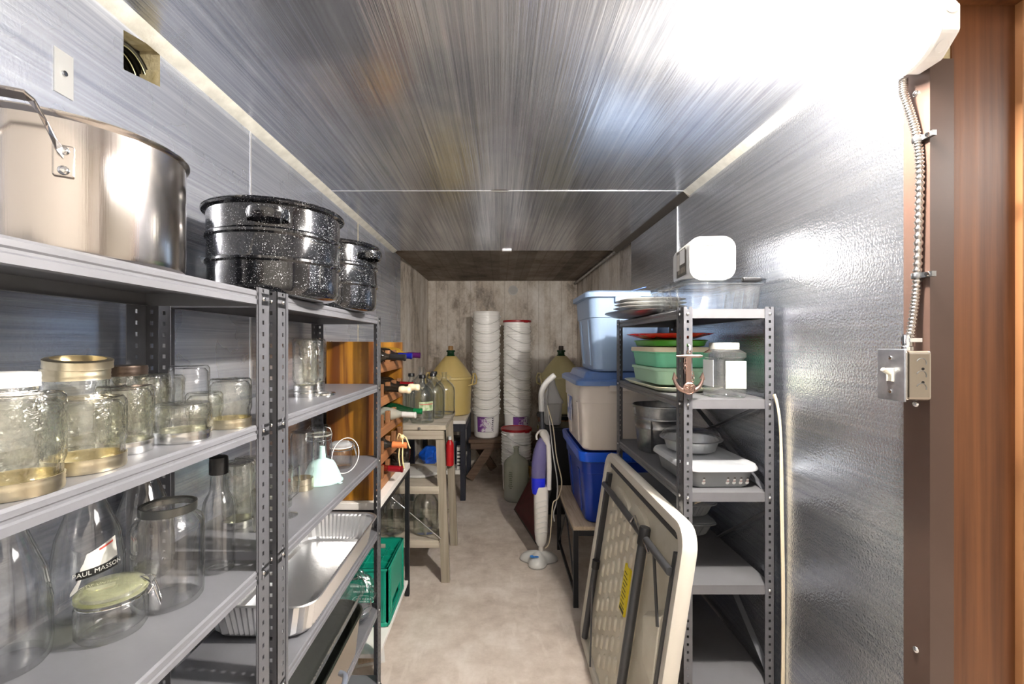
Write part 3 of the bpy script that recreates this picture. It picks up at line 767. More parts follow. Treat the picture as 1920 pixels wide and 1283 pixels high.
text_mb('PAUL MASSON', .0108, lift(lambda u, v: fn2(u+.005, v+.0033+.1*u), .0007)).build('label_lettering', PAPER, c2)
patch(lift(fn, .0003), [(.006+.006*i, .017+.002*i, .0205+.002*i) for i in range(5)]).build('red_print', mat('faded_red_print', '#c0453c', .6), c2, smooth=60)
# aqua funnel standing on its mouth
fu = thing('funnel', 'pale aqua plastic funnel standing upside down on the shelf', 'funnel', (-.630, 1.615, S3))
MB().lathe([(.068, 0), (.071, .001), (.071, .003), (.067, .004), (.058, .03), (.045, .060), (.038, .070), (.022, .076), (.0125, .082), (.0090, .124), (.0075, .124), (.011, .081), (.020, .074), (.036, .068), (.056, .03), (.064, .004)], 48).build('cone', FUNNEL, fu, smooth=40)
MB().box(.066, .082, -.008, .008, 0, .003).build('hang_tab', FUNNEL, fu, bevel=.001).rotation_euler = (0, 0, -.35)
# wire hoop
wh = thing('wire_hoop', 'thin white wire hoop leaning upright before the small clamp jar', 'wire hoop', (-.585, 1.725, S3))
n = 48; wr_ = .060
MB().tube([(wr_*.78*math.cos(2*PI*i/n), wr_*.2*math.cos(2*PI*i/n)+.022*math.sin(2*PI*i/n), .0018+.062*(1+math.sin(2*PI*i/n))) for i in range(n)], .0017, 6, True).build('hoop', WHITE_SAT, wh, smooth=60)
MB().tube([(-.040, .03, .07), (.0, .012, .080), (.044, .018, .095)], .0012, 6).build('cross_wire', CHROME, wh, smooth=60)
rs = thing('red_stick', 'red plastic handle lying behind the aqua funnel', 'utensil', (-.70, 1.62, S3+.045), 0, rot=(0, -.1, .5))
MB().lathe([(0, -.06), (.006, -.058), (.0075, -.02), (.006, .03), (.008, .055), (0, .06)], 14, axis='x').build('grip', RED, rs, smooth=50)
MB().lathe([(.004, .06), (.004, .085), (0, .086)], 10, axis='x').build('ferrule', CHROME, rs, smooth=50)
rs.location.z = S3+.012

# ------------------------------------------------------------------ trays and roaster on the lower shelves of the second rack
def ribbed_pan(t, w, l, h, m, rim=.008, taper=.018, r=.045, name='pan', ribs=True, n=5, floorz=.001):
    # walls with fine vertical ribs, rolled rim
    def loop(off, z, rib=0.0):
        L = rrect(w-2*off, l-2*off, r, z, 14)
        if rib:
            L = [Vector(p)*1 for p in L]; out = []
            for i, p in enumerate(L):
                d = Vector((p.x, p.y, 0)).normalized()*(rib if i % 2 else -rib); out.append((p.x+d.x, p.y+d.y, p.z))
            L = out
        return L
    def fine(off, z, rib):
        base = rrect(w-2*off, l-2*off, r, z, 6); pts = []
        for i in range(len(base)):
            a = Vector(base[i]); b = Vector(base[(i+1) % len(base)]); k = max(1, int((b-a).length/.008))
            k = nseg[i] if len(nseg) > i else k
            for q in range(k): pts.append(a.lerp(b, q/k))
        if rib:
            out = []
            for i, p in enumerate(pts):
                a, b = pts[i-1], pts[(i+1) % len(pts)]; tn = (b-a).normalized(); nr = Vector((tn.y, -tn.x, 0))
                out.append(p+nr*(rib if i % 2 else -rib))
            pts = out
        return [tuple(p) for p in pts]
    base = rrect(w, l, r, 0, 6); nseg = []
    for i in range(len(base)):
        d = (Vector(base[i])-Vector(base[(i+1) % len(base)])).length; nseg.append(max(1, 2*int(d/.016)))
    rb = .0028 if ribs else 0
    L = [fine(taper+.012, floorz, 0), fine(taper, floorz+.006, 0), fine(taper*.85, floorz+.012, rb), fine(taper*.2, h-.012, rb), fine(0, h-.006, 0), fine(-rim*.2, h-.001, 0), fine(-rim*.8, h+.001, 0), fine(-rim, h-.002, 0), fine(-rim*.7, h-.005, 0)]
    o = MB().loft(L, cap0=True).build(name, m, t, smooth=14); return o
ft = thing('foil_tray', 'large rectangular aluminium foil roasting tray on fourth shelf of left rack', 'tray', (-.655, 1.535, .694), 0, rot=(0, .02, 0))
ribbed_pan(ft, .30, .66, .105, ALU, .010, .022, .055, 'tray_body')
ct = thing('clear_tray', 'clear plastic tray lid in crinkled wrap below the foil tray', 'tray', (-.655, 1.40, .60), 0, rot=(0, .06, 0))
ct.location.z = .534
ribbed_pan(ct, .29, .60, .06, CLEAR, .012, .015, .05, 'tray_body')
bg = thing('plastic_wrap', 'crumpled clear plastic bag at the far end of the dark roaster', 'plastic bag', (-.60, 1.83, .36))
mb = MB(); L = []
rnd = random.Random(3)
for k in range(9):
    z = .012+.022*k+.03*(k/8); rr = .085*math.sin(PI*(k+1.2)/10.5)+.012
    L.append([(rr*math.cos(a)*(1+.28*rnd.uniform(-1, 1)), rr*.75*math.sin(a)*(1+.28*rnd.uniform(-1, 1)), z+rnd.uniform(-.008, .008)) for a in [2*PI*i/22 for i in range(22)]])
mb.loft(L, True, True).build('crinkled_film', CLEAR_BAG, bg)
ro = thing('roasting_pan', 'stainless roasting pan with dark speckled interior on the fifth left shelf', 'roasting pan', (-.655, 1.375, .362))
w, l, h = .31, .70, .155
RO_IN = mat('dark_nonstick', '#22251f', .35, col2='#2b2f28', vs_=200, lo=.45, hi=.6)
BRUSH = mat('brushed_pan_steel', '#c9bfb0', .28, 1)
MB().loft([rrect(w-.06, l-.06, .06, .001, 8), rrect(w-.04, l-.04, .075, .01, 8), rrect(w-.01, l-.01, .09, h-.01, 8), rrect(w, l, .095, h, 8)], cap0=True).build('outer_shell', BRUSH, ro, smooth=50)
MB().loft([rrect(w, l, .095, h, 8), rrect(w+.008, l+.008, .098, h+.003, 8), rrect(w-.004, l-.004, .092, h+.005, 8), rrect(w-.024, l-.024, .085, h-.006, 8), rrect(w-.05, l-.05, .07, .02, 8), rrect(w-.08, l-.08, .06, .008, 8)], cap1=True).build('inner_lining', RO_IN, ro, smooth=50)
hd = MB(); n = 28
hd.loft([[(w/2+.012+.030*math.cos(t_)+dx, -.07+.075*math.sin(t_)*k, .085+zz) for t_ in [2*PI*i/n for i in range(n)]] for k, dx, zz in ((1.0, 0, .005), (1.0, 0, -.005))])
pts = [(w/2+.002+.034*max(0, math.sin(PI*i/20))**.5, -.02-.085+.15*i/20, .10+.012*math.sin(PI*i/20)) for i in range(21)]
MB().tube(pts, .0085, 10).build('loop_handle', mat('grey_silicone', '#6d7482', .5), ro, smooth=60)
# ------------------------------------------------------------------ back of the cellar
# trestle bench under the pails
be = thing('trestle_bench', 'dark wooden bench with crossed legs along the back wall under white pails', 'bench', (.08, 5.18, 0))
for k, (y0, y1) in enumerate(((-.22, -.075), (-.070, .075), (.080, .22))):
    MB().box(-.42, .42, y0, y1, .405, .445).build('seat_plank', WOOD_DARK, be, bevel=.004)
MB().box(-.40, .40, -.205, -.165, .335, .405).build('apron_rail', WOOD_DARK, be, bevel=.003)
for sx in (-.28, .28):
    MB().bar((sx-.13, -.21, .02), (sx+.13, -.17, .40), .09, .04, up=(0, 1, 0)).build('leg', WOOD_DARK, be)
    MB().bar((sx+.13, .18, .02), (sx-.13, .18, .40), .09, .04, up=(0, 1, 0)).build('leg', WOOD_DARK, be)
# pails
PR, PH = .152, .368
def pail_meshes():
    P = [(0, .002), (.128, .002), (.134, .008), (.1365, .02)]
    for zz in (PH-.105, PH-.075, PH-.045):
        rr = .1365+.013*(zz/PH); P += [(rr, zz-.006), (rr+.0075, zz-.004), (rr+.0075, zz+.002), (rr+.001, zz+.004)]
    P += [(.1495, PH-.02), (PR+.003, PH-.014), (PR+.003, PH-.002), (PR, PH), (.1465, PH-.002), (.132, .012), (0, .008)]
    a = MB().lathe(P, 40).build('pail_body', PAIL, smooth=36); da = a.data; bpy.data.objects.remove(a)
    n = 26; pts = []
    for i in range(n+1):
        t = PI*i/n; k = math.sin(t)
        pts.append((.163*math.cos(t), -.020-.1465*k, PH-.055-.092*max(0, k)**1.3))
    b = MB().tube(pts, .0016, 6).build('wire_bail', GALV, smooth=60); db = b.data; bpy.data.objects.remove(b)
    m = MB()
    c = MB().lathe([(.012, 0), (.012, .006), (.006, .009), (0, .009)], 14, axis='x').build('bail_ear', PAIL, smooth=40); dc = c.data; bpy.data.objects.remove(c)
    return da, db, dc
PA, PBm, PC = pail_meshes()
def pail(label, x, y, z, rz, group):
    t = thing('plastic_pail', label, 'bucket', (x, y, z), rz, group)
    link('pail_body', PA, t); link('wire_bail', PBm, t)
    e = link('bail_ear', PC, t); e.location = (.153, -.012, PH-.055)
    e = link('bail_ear', PC, t); e.location = (-.153, -.012, PH-.055); e.rotation_euler = (0, 0, PI)
    return t
def lid_on(t):
    o = MB().lathe([(.157, PH-.016), (.160, PH-.012), (.160, PH+.004), (.156, PH+.008), (.149, PH+.007), (.146, PH+.002), (0, PH+.002)], 48).build('lid', REDLID, t, smooth=36)
    MB().box(-.028, .028, -.168, -.155, PH-.022, PH+.004).build('pour_spout_tab', REDLID, o, bevel=.004)
ORD = ['bottom', 'second', 'third', 'fourth', 'fifth', 'sixth', 'seventh', 'eighth', 'ninth', 'tenth', 'eleventh']
def print_label(t, a0, wid, text_side):
    def fn(u, v):
        z = .155+v; r_ = .1376+.0135*(z/PH); a = -PI/2+a0+u/.14; return (r_*math.cos(a), r_*math.sin(a), z)
    w, hgt = wid/2, .085
    patch(fn, [(-w+wid*i/12, -hgt, hgt) for i in range(13)]).build('printed_label', LABEL_P, t, smooth=60)
    fb = lift2(fn, .0006)
    m = MB()
    for u0, u1, v0, v1 in ((-w, w, hgt-.003, hgt), (-w, w, -hgt, -hgt+.003), (-w, -w+.003, -hgt, hgt), (w-.003, w, -hgt, hgt)):
        L = [[fb(u0+(u1-u0)*i/12, v0), fb(u0+(u1-u0)*i/12, v1)] for i in range(13)]; m.loft(L, closed=False)
    m.build('label_border', mat('dark_label_print', '#2e2b45', .5) if 'dark_label_print' not in bpy.data.materials else bpy.data.materials['dark_label_print'], t)
    m = MB(); f3 = lift2(fn, .0008)
    def oval(rx, ry, cu, cv):
        m.add([f3(cu+rx*math.cos(2*PI*i/32), cv+ry*math.sin(2*PI*i/32)) for i in range(32)], [tuple(range(32))])
    oval(.047, .034, .012 if not text_side else -.01, .005)
    m.build('label_oval', PAPER, t)
    m = MB(); f4 = lift2(fn, .0011); rnd = random.Random(5)
    for k in range(3):   # scalloped wave marks inside the oval
        cv = .016-.011*k; L = [[f4(.012-.026+.052*i/14, cv+.003*math.sin(i*.9)-.0012), f4(.012-.026+.052*i/14, cv+.003*math.sin(i*.9)+.0012)] for i in range(15)]
        m.loft(L, closed=False)
    m.build('oval_emblem', bpy.data.materials['mauve_print'], t)
    m = MB()
    for k in range(7):
        u = w-.019+rnd.uniform(-.004, .004); v = hgt-.02-.021*k
        m.add([f4(u+.008*math.cos(2*PI*i/9)*(1+.4*rnd.uniform(-1, 1)), v+.007*math.sin(2*PI*i/9)*(1+.4*rnd.uniform(-1, 1))) for i in range(9)], [tuple(range(9))])
    m.build('label_motif', bpy.data.materials['dark_label_print'], t)
def lift2(f, d):
    def g(u, v):
        x, y, z = f(u, v); r_ = math.hypot(x, y); k = 1+d/r_; return (x*k, y*k, z)
    return g
def label_mat():
    t = NT('purple_print_label'); v = t.coord()
    sx = t.n('ShaderNodeSeparateXYZ'); t.l(v, sx.inputs[0])
    n = t.noise(v, 28, 5, .7)
    f = t.math('ADD', n, t.math('MULTIPLY', sx.outputs[0], -2.4))
    c = t.ramp(f, [(.50, C('#f0eff2')), (.56, C('#b58bc4')), (.66, C('#7a3f97'))])
    t.bsdf(c, .5); return t.m
LABEL_P = label_mat(); mat('mauve_print', '#c7a7cd', .5)
SP = .1035
for s, (x, n, rz, side) in enumerate(((-.150, 11, .0, 'taller left'), (.196, 10, .62, 'right red-lidded'))):
    for k in range(n):
        top = k == n-1
        lab = f'{ORD[k]} white pail of the {side} stack on the bench' if not top else (
            'topmost open white pail of the taller left stack on the bench' if s == 0 else 'topmost white pail with red lid of the right stack on the bench')
        if k == 0: lab = f'labelled bottom pail with purple print under the {side} stack on the bench'
        t = pail(lab, x+random.uniform(-.002, .002), 5.14, .447+SP*k, rz+random.uniform(-.06, .06), 'nested white pails on the bench')
        if k == 0: print_label(t, (0 if s == 0 else .35-rz), .19, False)
        if s == 1 and top: lid_on(t)
for k in range(3):
    t = pail(['bottom white pail of the low stack on the floor behind the carboy', 'middle white pail of the low red-lidded stack on the floor', 'top white pail with red lid of the low stack on the floor'][k],
             .170, 4.66, .001+.128*k, .7, 'pails stacked on the floor')
    if k == 2: lid_on(t)
# dusty carboy
cy = thing('glass_carboy', 'dusty greenish glass carboy on the floor before the red-lidded pails', 'carboy', (.158, 4.36, 0))
MB().lathe([(0, .012), (.08, .008), (.105, 0), (.117, .012), (.119, .05), (.116, .10), (.119, .15), (.119, .335), (.112, .365), (.085, .395), (.045, .42), (.029, .435), (.024, .455), (.024, .495), (.030, .497), (.030, .508), (.020, .508), (.020, .45), (.026, .432), (.042, .416), (.082, .391), (.108, .362), (.115, .333), (.115, .015), (.10, .008), (0, .02)], 44).build('glass_body', GLASS_GREY, cy, smooth=45)
MB().lathe([(0, .021), (.11, .013), (.113, .02), (.113, .09), (0, .09)], 40).build('murky_liquid', glass('murky_water', '#8f9a80', '#6a735c', body=.3), cy, smooth=40)
fnc = lambda u, v: (.1195*math.cos(-PI/2-.5+u/.119), .1195*math.sin(-PI/2-.5+u/.119), .21+v)
m = MB(); rnd = random.Random(11)
for k in range(9):
    v = .07-.018*k; wl_ = .012+rnd.uniform(0, .012)
    m.loft([[fnc(-wl_+wl_*2*i/5, v+rnd.uniform(-.002, .002)), fnc(-wl_+wl_*2*i/5, v+.009)] for i in range(6)], closed=False)
m.build('faded_lettering', mat('faded_grey_print', '#565c50', .7), cy)
# demijohns in plastic baskets
def demijohn(label, x, y, z, bm_, corkm, rz):
    t = thing('demijohn', label, 'demijohn', (x, y, z), rz, 'demijohns in plastic baskets')
    r = .225
    MB().lathe([(0, .002), (r*.86, .002), (r*.9, .01), (r*.97, .34), (r*.98, .36), (r+.012, .362), (r+.014, .375), (r+.010, .386), (r*.97, .388), (r*.88, .42), (r*.66, .49), (r*.42, .555), (.058, .597), (.050, .60), (.046, .60)], 56).build('basket', bm_, t, smooth=30)
    MB().lathe([(.047, .59), (.045, .605), (.038, .612), (.036, .64), (.044, .642), (.046, .65), (.044, .660), (.034, .662), (.030, .655), (.030, .6)], 30).build('glass_neck', GLASS_BTL, t, smooth=45)
    MB().lathe([(.024, .64), (.027, .675), (.026, .702), (.022, .706), (0, .706)], 18).build('stopper', corkm, t, smooth=40)
    for s in (-1, 1):
        MB().tube([(s*r*.98, -.06, .30), (s*(r+.035), -.055, .315), (s*(r+.045), -.05, .37), (s*(r+.035), -.03, .42), (s*(r+.035), .03, .42), (s*(r+.045), .05, .37), (s*(r+.035), .055, .315), (s*r*.98, .06, .30)], .0085, 8).build('side_handle', bm_, t, smooth=60)
    return t
demijohn('large yellow plastic-cased demijohn with cork on the white-topped table', -.512, 4.76, .763, CREAM, CORK, -.3)
demijohn('pale cream plastic-cased demijohn behind the stacked storage bins', .655, 4.86, .763, CREAM2, mat('dark_stopper', '#2c2620', .6), .4)
# white-topped black table under the left demijohn
tb = thing('side_table', 'white-topped table with thick navy legs under the yellow demijohn', 'table', (-.60, 4.735, 0))
MB().box(-.265, .275, -.415, .415, .728, .760).build('tabletop', WHITE_TOP, tb, bevel=.002)
for y in (-.395, .395): MB().box(-.235, .245, y-.012, y+.012, .655, .727).build('apron', NAVY, tb)
for x in (-.25, .26): MB().box(x-.010, x+.010, -.39, .39, .655, .727).build('apron', NAVY, tb)
for x in (-.24, .25):
    for y in (-.39, .39): MB().box(x-.025, x+.025, y-.025, y+.025, 0, .727).build('leg', NAVY, tb, bevel=.002)
MB().box(-.26, .235, -.40, .40, .245, .285).build('lower_shelf', WHITE_TOP, tb, bevel=.002)
# odds under that table
bag = thing('blue_bag', 'crumpled bright blue bag on the lower shelf of navy-legged table', 'bag', (-.70, 4.55, .285))
L = []; rnd = random.Random(9)
for k in range(7):
    rr = .10*math.sin(PI*(k+1.4)/8.6)
    L.append([(rr*math.cos(2*PI*i/16)*(1+.22*rnd.uniform(-1, 1)), rr*.8*math.sin(2*PI*i/16)*(1+.22*rnd.uniform(-1, 1)), .003+.030*k) for i in range(16)])
MB().loft(L, True, True).build('crumpled_film', mat('blue_film', '#1c5fd0', .3), bag)
cn = thing('dark_canister', 'dark cylindrical canister standing under the navy-legged table', 'canister', (-.46, 4.62, .285))
MB().lathe([(0, .001), (.07, .001), (.075, .01), (.075, .24), (.07, .25), (0, .25)], 24).build('can_body', mat('dark_blue_tin', '#22324a', .35, .3), cn, smooth=35)
MB().lathe([(.076, .235), (.079, .24), (.079, .26), (.072, .266), (0, .266)], 24).build('can_lid', BLACK, cn, smooth=35)
cb2 = thing('spotted_box', 'small white carton with dark printed bars on navy-legged table shelf', 'box', (-.385, 4.42, .285), .05)
MB().box(-.03, .03, -.05, .05, 0, .21).build('carton', PAPER, cb2, bevel=.002)
for k in range(5): MB().box(-.026, .026, -.051, -.0503, .03+.034*k, .042+.034*k).build('printed_bar', BLACK, cb2)
# leaning board behind jugs
bd = thing('plywood_offcut', 'small pale plywood board standing upright beside the yellow demijohn', 'board', (-.79, 4.50, .763))
MB().box(-.05, .05, -.008, .008, 0, .30).build('board', mat('pale_ply', '#b8a47c', .6), bd, bevel=.002)
MB().box(-.058, -.051, -.01, .01, 0, .27).build('dark_edge', BLACK, bd)
# wine press with slatted basket under the right demijohn
wp = thing('wine_press', 'slatted wooden press basket with olive steel hoops under the cream demijohn', 'wine press', (.655, 4.80, 0))
nsl = 30
for k in range(nsl):
    a = 2*PI*k/nsl
    M_ = Matrix.Rotation(a, 4, 'Z')
    MB().box(.232, .252, -.0195, .0195, .10, .73, M=M_).build('slat', WOOD_SLAT, wp)
OLIVE = mat('olive_hoop', '#7f8426', .5, .2)
for z in (.19, .40, .62):
    o = MB().lathe([(.2525, z-.022), (.2565, z-.022), (.2565, z+.022), (.2525, z+.022)], 48).build('hoop', OLIVE, wp, smooth=40)
    for k in range(0, 10):
        a = 2*PI*k/10; q = MB().lathe([(.007, 0), (.005, .004), (0, .004)], 8).build('hoop_bolt', BLACK, o); q.location = (.256*math.cos(a), .256*math.sin(a), z); q.rotation_euler = Vector((0,0,1)).rotation_difference(Vector((math.cos(a), math.sin(a), 0))).to_euler()
MB().lathe([(0, .73), (.262, .73), (.265, .735), (.265, .757), (.262, .762), (0, .762)], 48).build('top_board', BLACKM, wp, smooth=30)
MB().lathe([(0, .07), (.255, .07), (.26, .08), (.26, .11), (.257, .11), (.255, .095), (0, .095)], 48).build('base_pan', NAVY, wp, smooth=30)
for k in range(3):
    a = 2*PI*k/3+.5; MB().box(-.025, .025, -.025, .025, 0, .07, M=Matrix.Translation((.2*math.cos(a), .2*math.sin(a), 0))).build('leg', BLACKM, wp)
# white jug beside it
jg = thing('white_jug', 'white plastic jug with pour handle hanging behind the beige storage bin', 'jug', (.475, 4.12, .765))
MB().loft([rrect(.13, .13, .03, .002, 5), rrect(.15, .15, .035, .02, 5), rrect(.165, .165, .035, .19, 5), rrect(.185, .185, .04, .195, 5), rrect(.185, .185, .04, .215, 5), rrect(.15, .15, .04, .24, 5), rrect(.06, .06, .028, .36, 5), rrect(.05, .05, .024, .40, 5)], True, True).build('jug_body', WHITE, jg, smooth=40)
MB().tube([(-.02, -.03, .385), (-.045, -.075, .37), (-.06, -.10, .25), (-.055, -.105, .06), (-.05, -.09, .02)], .009, 8).build('pour_handle', WHITE, jg, smooth=60)
# a support box for it
sbx = thing('black_crate', 'low black crate behind the storage bins carrying the white jug', 'crate', (.50, 4.10, 0))
MB().loft([rrect(.24, .26, .02, .001, 3), rrect(.28, .30, .02, .74, 3), rrect(.30, .32, .025, .745, 3), rrect(.30, .32, .025, .763, 3)], True, True).build('crate_body', BLACKM, sbx, smooth=30)
# yellow basket and maroon mat behind the mop
yb = thing('yellow_basket', 'yellow plastic basket with dark rim behind the steam mop', 'basket', (.405, 4.545, 0))
MB().lathe([(0, .003), (.085, .003), (.09, .012), (.125, .26), (.135, .265), (.135, .285), (.125, .287), (.117, .27), (.085, .012), (0, .01)], 36).build('basket_body', mat('ochre_plastic', '#b98a2c', .45), yb, smooth=36)
MB().lathe([(.128, .288), (.138, .292), (.136, .315), (.128, .33), (.118, .33), (.116, .292)], 36).build('dark_rim', mat('olive_black_rim', '#38361f', .5), yb, smooth=36)
ba = thing('red_ball', 'small red ball resting in the yellow basket behind the mop', 'ball', (.40, 4.53, .30))
MB().lathe([(0, 0)]+[(.062*math.sin(PI*k/12), .062-.062*math.cos(PI*k/12)) for k in range(1, 12)]+[(0, .124)], 24).build('rubber_ball', mat('red_rubber', '#a8321e', .4), ba, smooth=80)
MB().lathe([(.012, .119), (.012, .128), (0, .128)], 12).build('valve_cap', BLACK, ba, smooth=50)
mm = thing('maroon_mat', 'dark maroon rubber-edged mat leaning on edge behind the steam mop', 'mat', (.20, 3.74, 0))
Q = [Vector(p)-Vector((.20, 3.74, 0)) for p in ((.275, 3.38, .002), (.402, 3.48, .385), (.318, 4.11, .345), (.135, 4.08, .002))]
qn = (Q[1]-Q[0]).cross(Q[3]-Q[0]).normalized(); qc = sum(Q, Vector())/4
def qd(k, d): return [tuple(qc+(p_-qc)*k+qn*d) for p_ in Q]
if qn.x > 0: qn = -qn
MB().loft([qd(1, 0), qd(1, .010)], True, True).build('rubber_edge', mat('grey_rubber_edge', '#4a4644', .6), mm)
MB().loft([qd(.93, .0102), qd(.92, .015)], True, True).build('mat_pile', MAROON, mm)

# ------------------------------------------------------------------ weathered stand with jugs
st = thing('weathered_stand', 'weathered grey wooden stand with three levels holding glass jugs', 'table', (-.60, 3.12, 0))
for k in range(4):
    y0 = -.30+k*.153
    MB().box(-.265, .265, y0, y0+.150, .955, .985).build('top_plank', WOOD_GREY, st, bevel=.003)
MB().box(-.25, .25, -.29, -.262, .895, .953).build('front_rail', WOOD_GREY, st, bevel=.002)
MB().box(-.25, .25, .262, .29, .895, .953).build('rear_rail', WOOD_GREY, st, bevel=.002)
for y0, nm in ((-.285, 0), (.235, 1)):
    MB().bar((.225, y0+.02, .955), (.262, y0+.02, .0), .052, .036, up=(0, 1, 0)).build('leg', WOOD_GREYZ, st)
    MB().bar((-.225, y0+.02, .955), (-.25, y0+.02, .0), .052, .036, up=(0, 1, 0)).build('leg', WOOD_GREYZ, st)
for z in (.60, .265):
    for k in range(3):
        y0 = -.27+k*.177
        MB().box(-.24, .215 if z > .4 else .225, y0, y0+.174, z-.022, z).build('shelf_plank', WOOD_GREY, st, bevel=.002)
    MB().box(-.24, .22, -.29, -.272, z-.045, z+.002).build('shelf_rail', WOOD_GREY, st, bevel=.002)
MB().tube([(-.14, -.305, .60), (.235, -.305, .285)], .005, 8).build('brace_rod', CHROME, st, smooth=60)
MB().lathe([(.010, 0), (.008, -.004), (0, -.005)], 10, axis='y', c=(.10, -.30, .965)).build('bolt_head', GALV, st, smooth=50)
# one-gallon jugs
GP = [(0, .006), (.05, .003), (.068, 0), (.075, .008), (.077, .03), (.077, .165), (.074, .19), (.060, .215), (.038, .235), (.022, .250), (.017, .265), (.017, .288), (.020, .290), (.020, .300), (.014, .300), (.014, .265), (.019, .250), (.035, .233), (.057, .212), (.071, .188), (.074, .165), (.074, .012), (.066, .006), (0, .012)]
jgo = MB().lathe(GP, 36).build('glass_body', GLASS_G, smooth=45); JG = jgo.data; bpy.data.objects.remove(jgo)
rp = []
for i in range(13):
    t_ = i/12; a = -.5*PI+PI*t_; rp.append((.019+.026*math.cos(a)+.004, 0, .2585+.020*math.sin(a)))
jr = MB().tube(rp, .0055, 8).build('finger_loop', GLASS_G, smooth=60); JR = jr.data; bpy.data.objects.remove(jr)
jc = MB().lathe([(.0205, .283), (.0215, .284), (.0215, .302), (.020, .305), (0, .305)], 20).build('screw_cap', BLACK, smooth=40); JCP = jc.data; bpy.data.objects.remove(jc)
def jug(label, x, y, z, rz, cap=True, s=1.0, group='one-gallon glass jugs on the weathered stand'):
    t = thing('glass_jug', label, 'jug', (x, y, z), rz, group)
    link('glass_body', JG, t); link('finger_loop', JR, t)
    if cap: link('screw_cap', JCP, t)
    t.scale = (s, s, s); return t
ZT = .985
j1 = jug('capped glass jug with faded paper label at the front of the weathered stand', -.498, 2.93, ZT, .2)
fj = lambda u, v: (.0776*math.cos(-PI/2+.35+u/.077), .0776*math.sin(-PI/2+.35+u/.077), .105+v)
patch(fj, [(-.05+.01*i, -.022, .035) for i in range(11)]).build('faded_label', mat('faded_green_label', '#b9c6a8', .6, col2='#6f8a5a', vs_=40), j1, smooth=60)
patch(lambda u, v: tuple(c*1.005 if i < 2 else c for i, c in enumerate(fj(u, v))), [(-.045+.01*i, .016, .022) for i in range(10)]).build('label_stripe', mat('faded_red_stripe', '#a5564c', .6), j1, smooth=60)
jug('capped glass jug at the left front corner, nearest the wine rack', -.665, 2.95, ZT, 1.2)
jug('capped glass jug second from left behind the labelled jug', -.60, 3.09, ZT, 2.0)
jug('capped glass jug in the back row nearest the concrete wall', -.73, 3.20, ZT, .5)
jug('tall uncapped jug in the middle of the back row', -.552, 3.22, ZT, 1.0, False, 1.14)
jug('capped glass jug in the back row right of the tall uncapped jug', -.475, 3.30, ZT, .3)
jug('uncapped glass jug with label at the right back corner of the stand', -.400, 3.28, ZT, -.3, False)
jug('capped glass jug at the centre right with its loop facing the aisle', -.455, 3.11, ZT, -.2)
for i, (x, y, lab) in enumerate(((-.700, 2.96, 'bulbous glass jug on bottom shelf of the weathered stand, left one'), (-.482, 2.965, 'bulbous glass jug on bottom shelf of the weathered stand, right one'), (-.60, 3.2, 'bulbous glass jug on bottom shelf of the stand, behind the front pair'))):
    jug(lab, x, y, .266, .8+i, False, 1.06, 'jugs on the bottom shelf of the stand')
wd = thing('white_disc', 'white round plastic lid lying on the middle shelf of weathered stand', 'lid', (-.55, 3.14, .60))
MB().lathe([(0, .002), (.135, .002), (.14, .006), (.14, .016), (.135, .02), (.12, .018), (.10, .022), (0, .024)], 44).build('disc', WHITE, wd, smooth=36)
MB().lathe([(.02, .024), (.018, .034), (0, .036)], 20).build('grip_boss', WHITE, wd, smooth=40)
rb = thing('red_bottle', 'slim red plastic bottle between the legs of the weathered stand', 'bottle', (-.365, 3.33, .60))
MB().lathe([(0, .001), (.026, .001), (.029, .008), (.029, .15), (.024, .17), (.012, .185), (.012, .20), (0, .20)], 24).build('bottle_body', RED, rb, smooth=40)
MB().lathe([(.013, .19), (.013, .215), (0, .216)], 16).build('cap', WHITE, rb, smooth=40)
# ------------------------------------------------------------------ wine rack on its white table
wt = thing('low_table', 'white-topped table with slim black metal legs under the wooden wine rack', 'table', (-.69, 2.365, 0))
MB().box(-.15, .156, -.345, .345, .752, .783).build('tabletop', WHITE_TOP, wt, bevel=.002)
for x in (-.135, .143):
    for y in (-.33, .33): MB().box(x-.0125, x+.0125, y-.0125, y+.0125, 0, .752).build('leg', BLACKM, wt, bevel=.002)
for y in (-.33, .33): MB().box(-.122, .130, y-.010, y+.010, .727, .752).build('frame_bar', BLACKM, wt)
for x in (-.135, .143): MB().box(x-.010, x+.010, -.318, .318, .727, .752).build('frame_bar', BLACKM, wt)
MB().box(-.148, .150, -.32, .345, .075, .095).build('lower_shelf', WHITE_TOP, wt, bevel=.002)
wr_t = thing('wine_rack', 'varnished wooden wine rack with slotted rails on the white-topped table', 'wine rack', (-.675, 2.365, .785))
D2, HR = .105, .715
MB().box(-D2, D2, -.318, -.296, 0, HR).build('side_panel', WOOD_YEL, wr_t, bevel=.002)
MB().box(-D2, D2, .296, .318, 0, HR).build('side_panel', WOOD_YEL, wr_t, bevel=.002)
MB().box(-D2, -D2+.010, -.295, .295, .01, HR-.03).build('back_panel', mat('rack_back_ply', '#9a5f22', .5, col2='#7c4712', vs_=6), wr_t)
ROWS = [.085, .205, .335, .485, .650]
for k, z in enumerate(ROWS):
    fr_ = MB().box(D2-.022, D2-.002, -.295, .295, z-.085, z-.038).build('front_rail', WOOD_RACK, wr_t, bevel=.002)
    MB().box(-D2+.012, -D2+.032, -.295, .295, z-.080, z-.035).build('rear_rail', WOOD_RACK, wr_t, bevel=.002)
    for i in range(5):
        y = -.27+i*.135
        MB().box(D2-.024, D2, y-.013, y+.013, z-.04, z+.022).build('divider_block', WOOD_SLAT, fr_, bevel=.003)
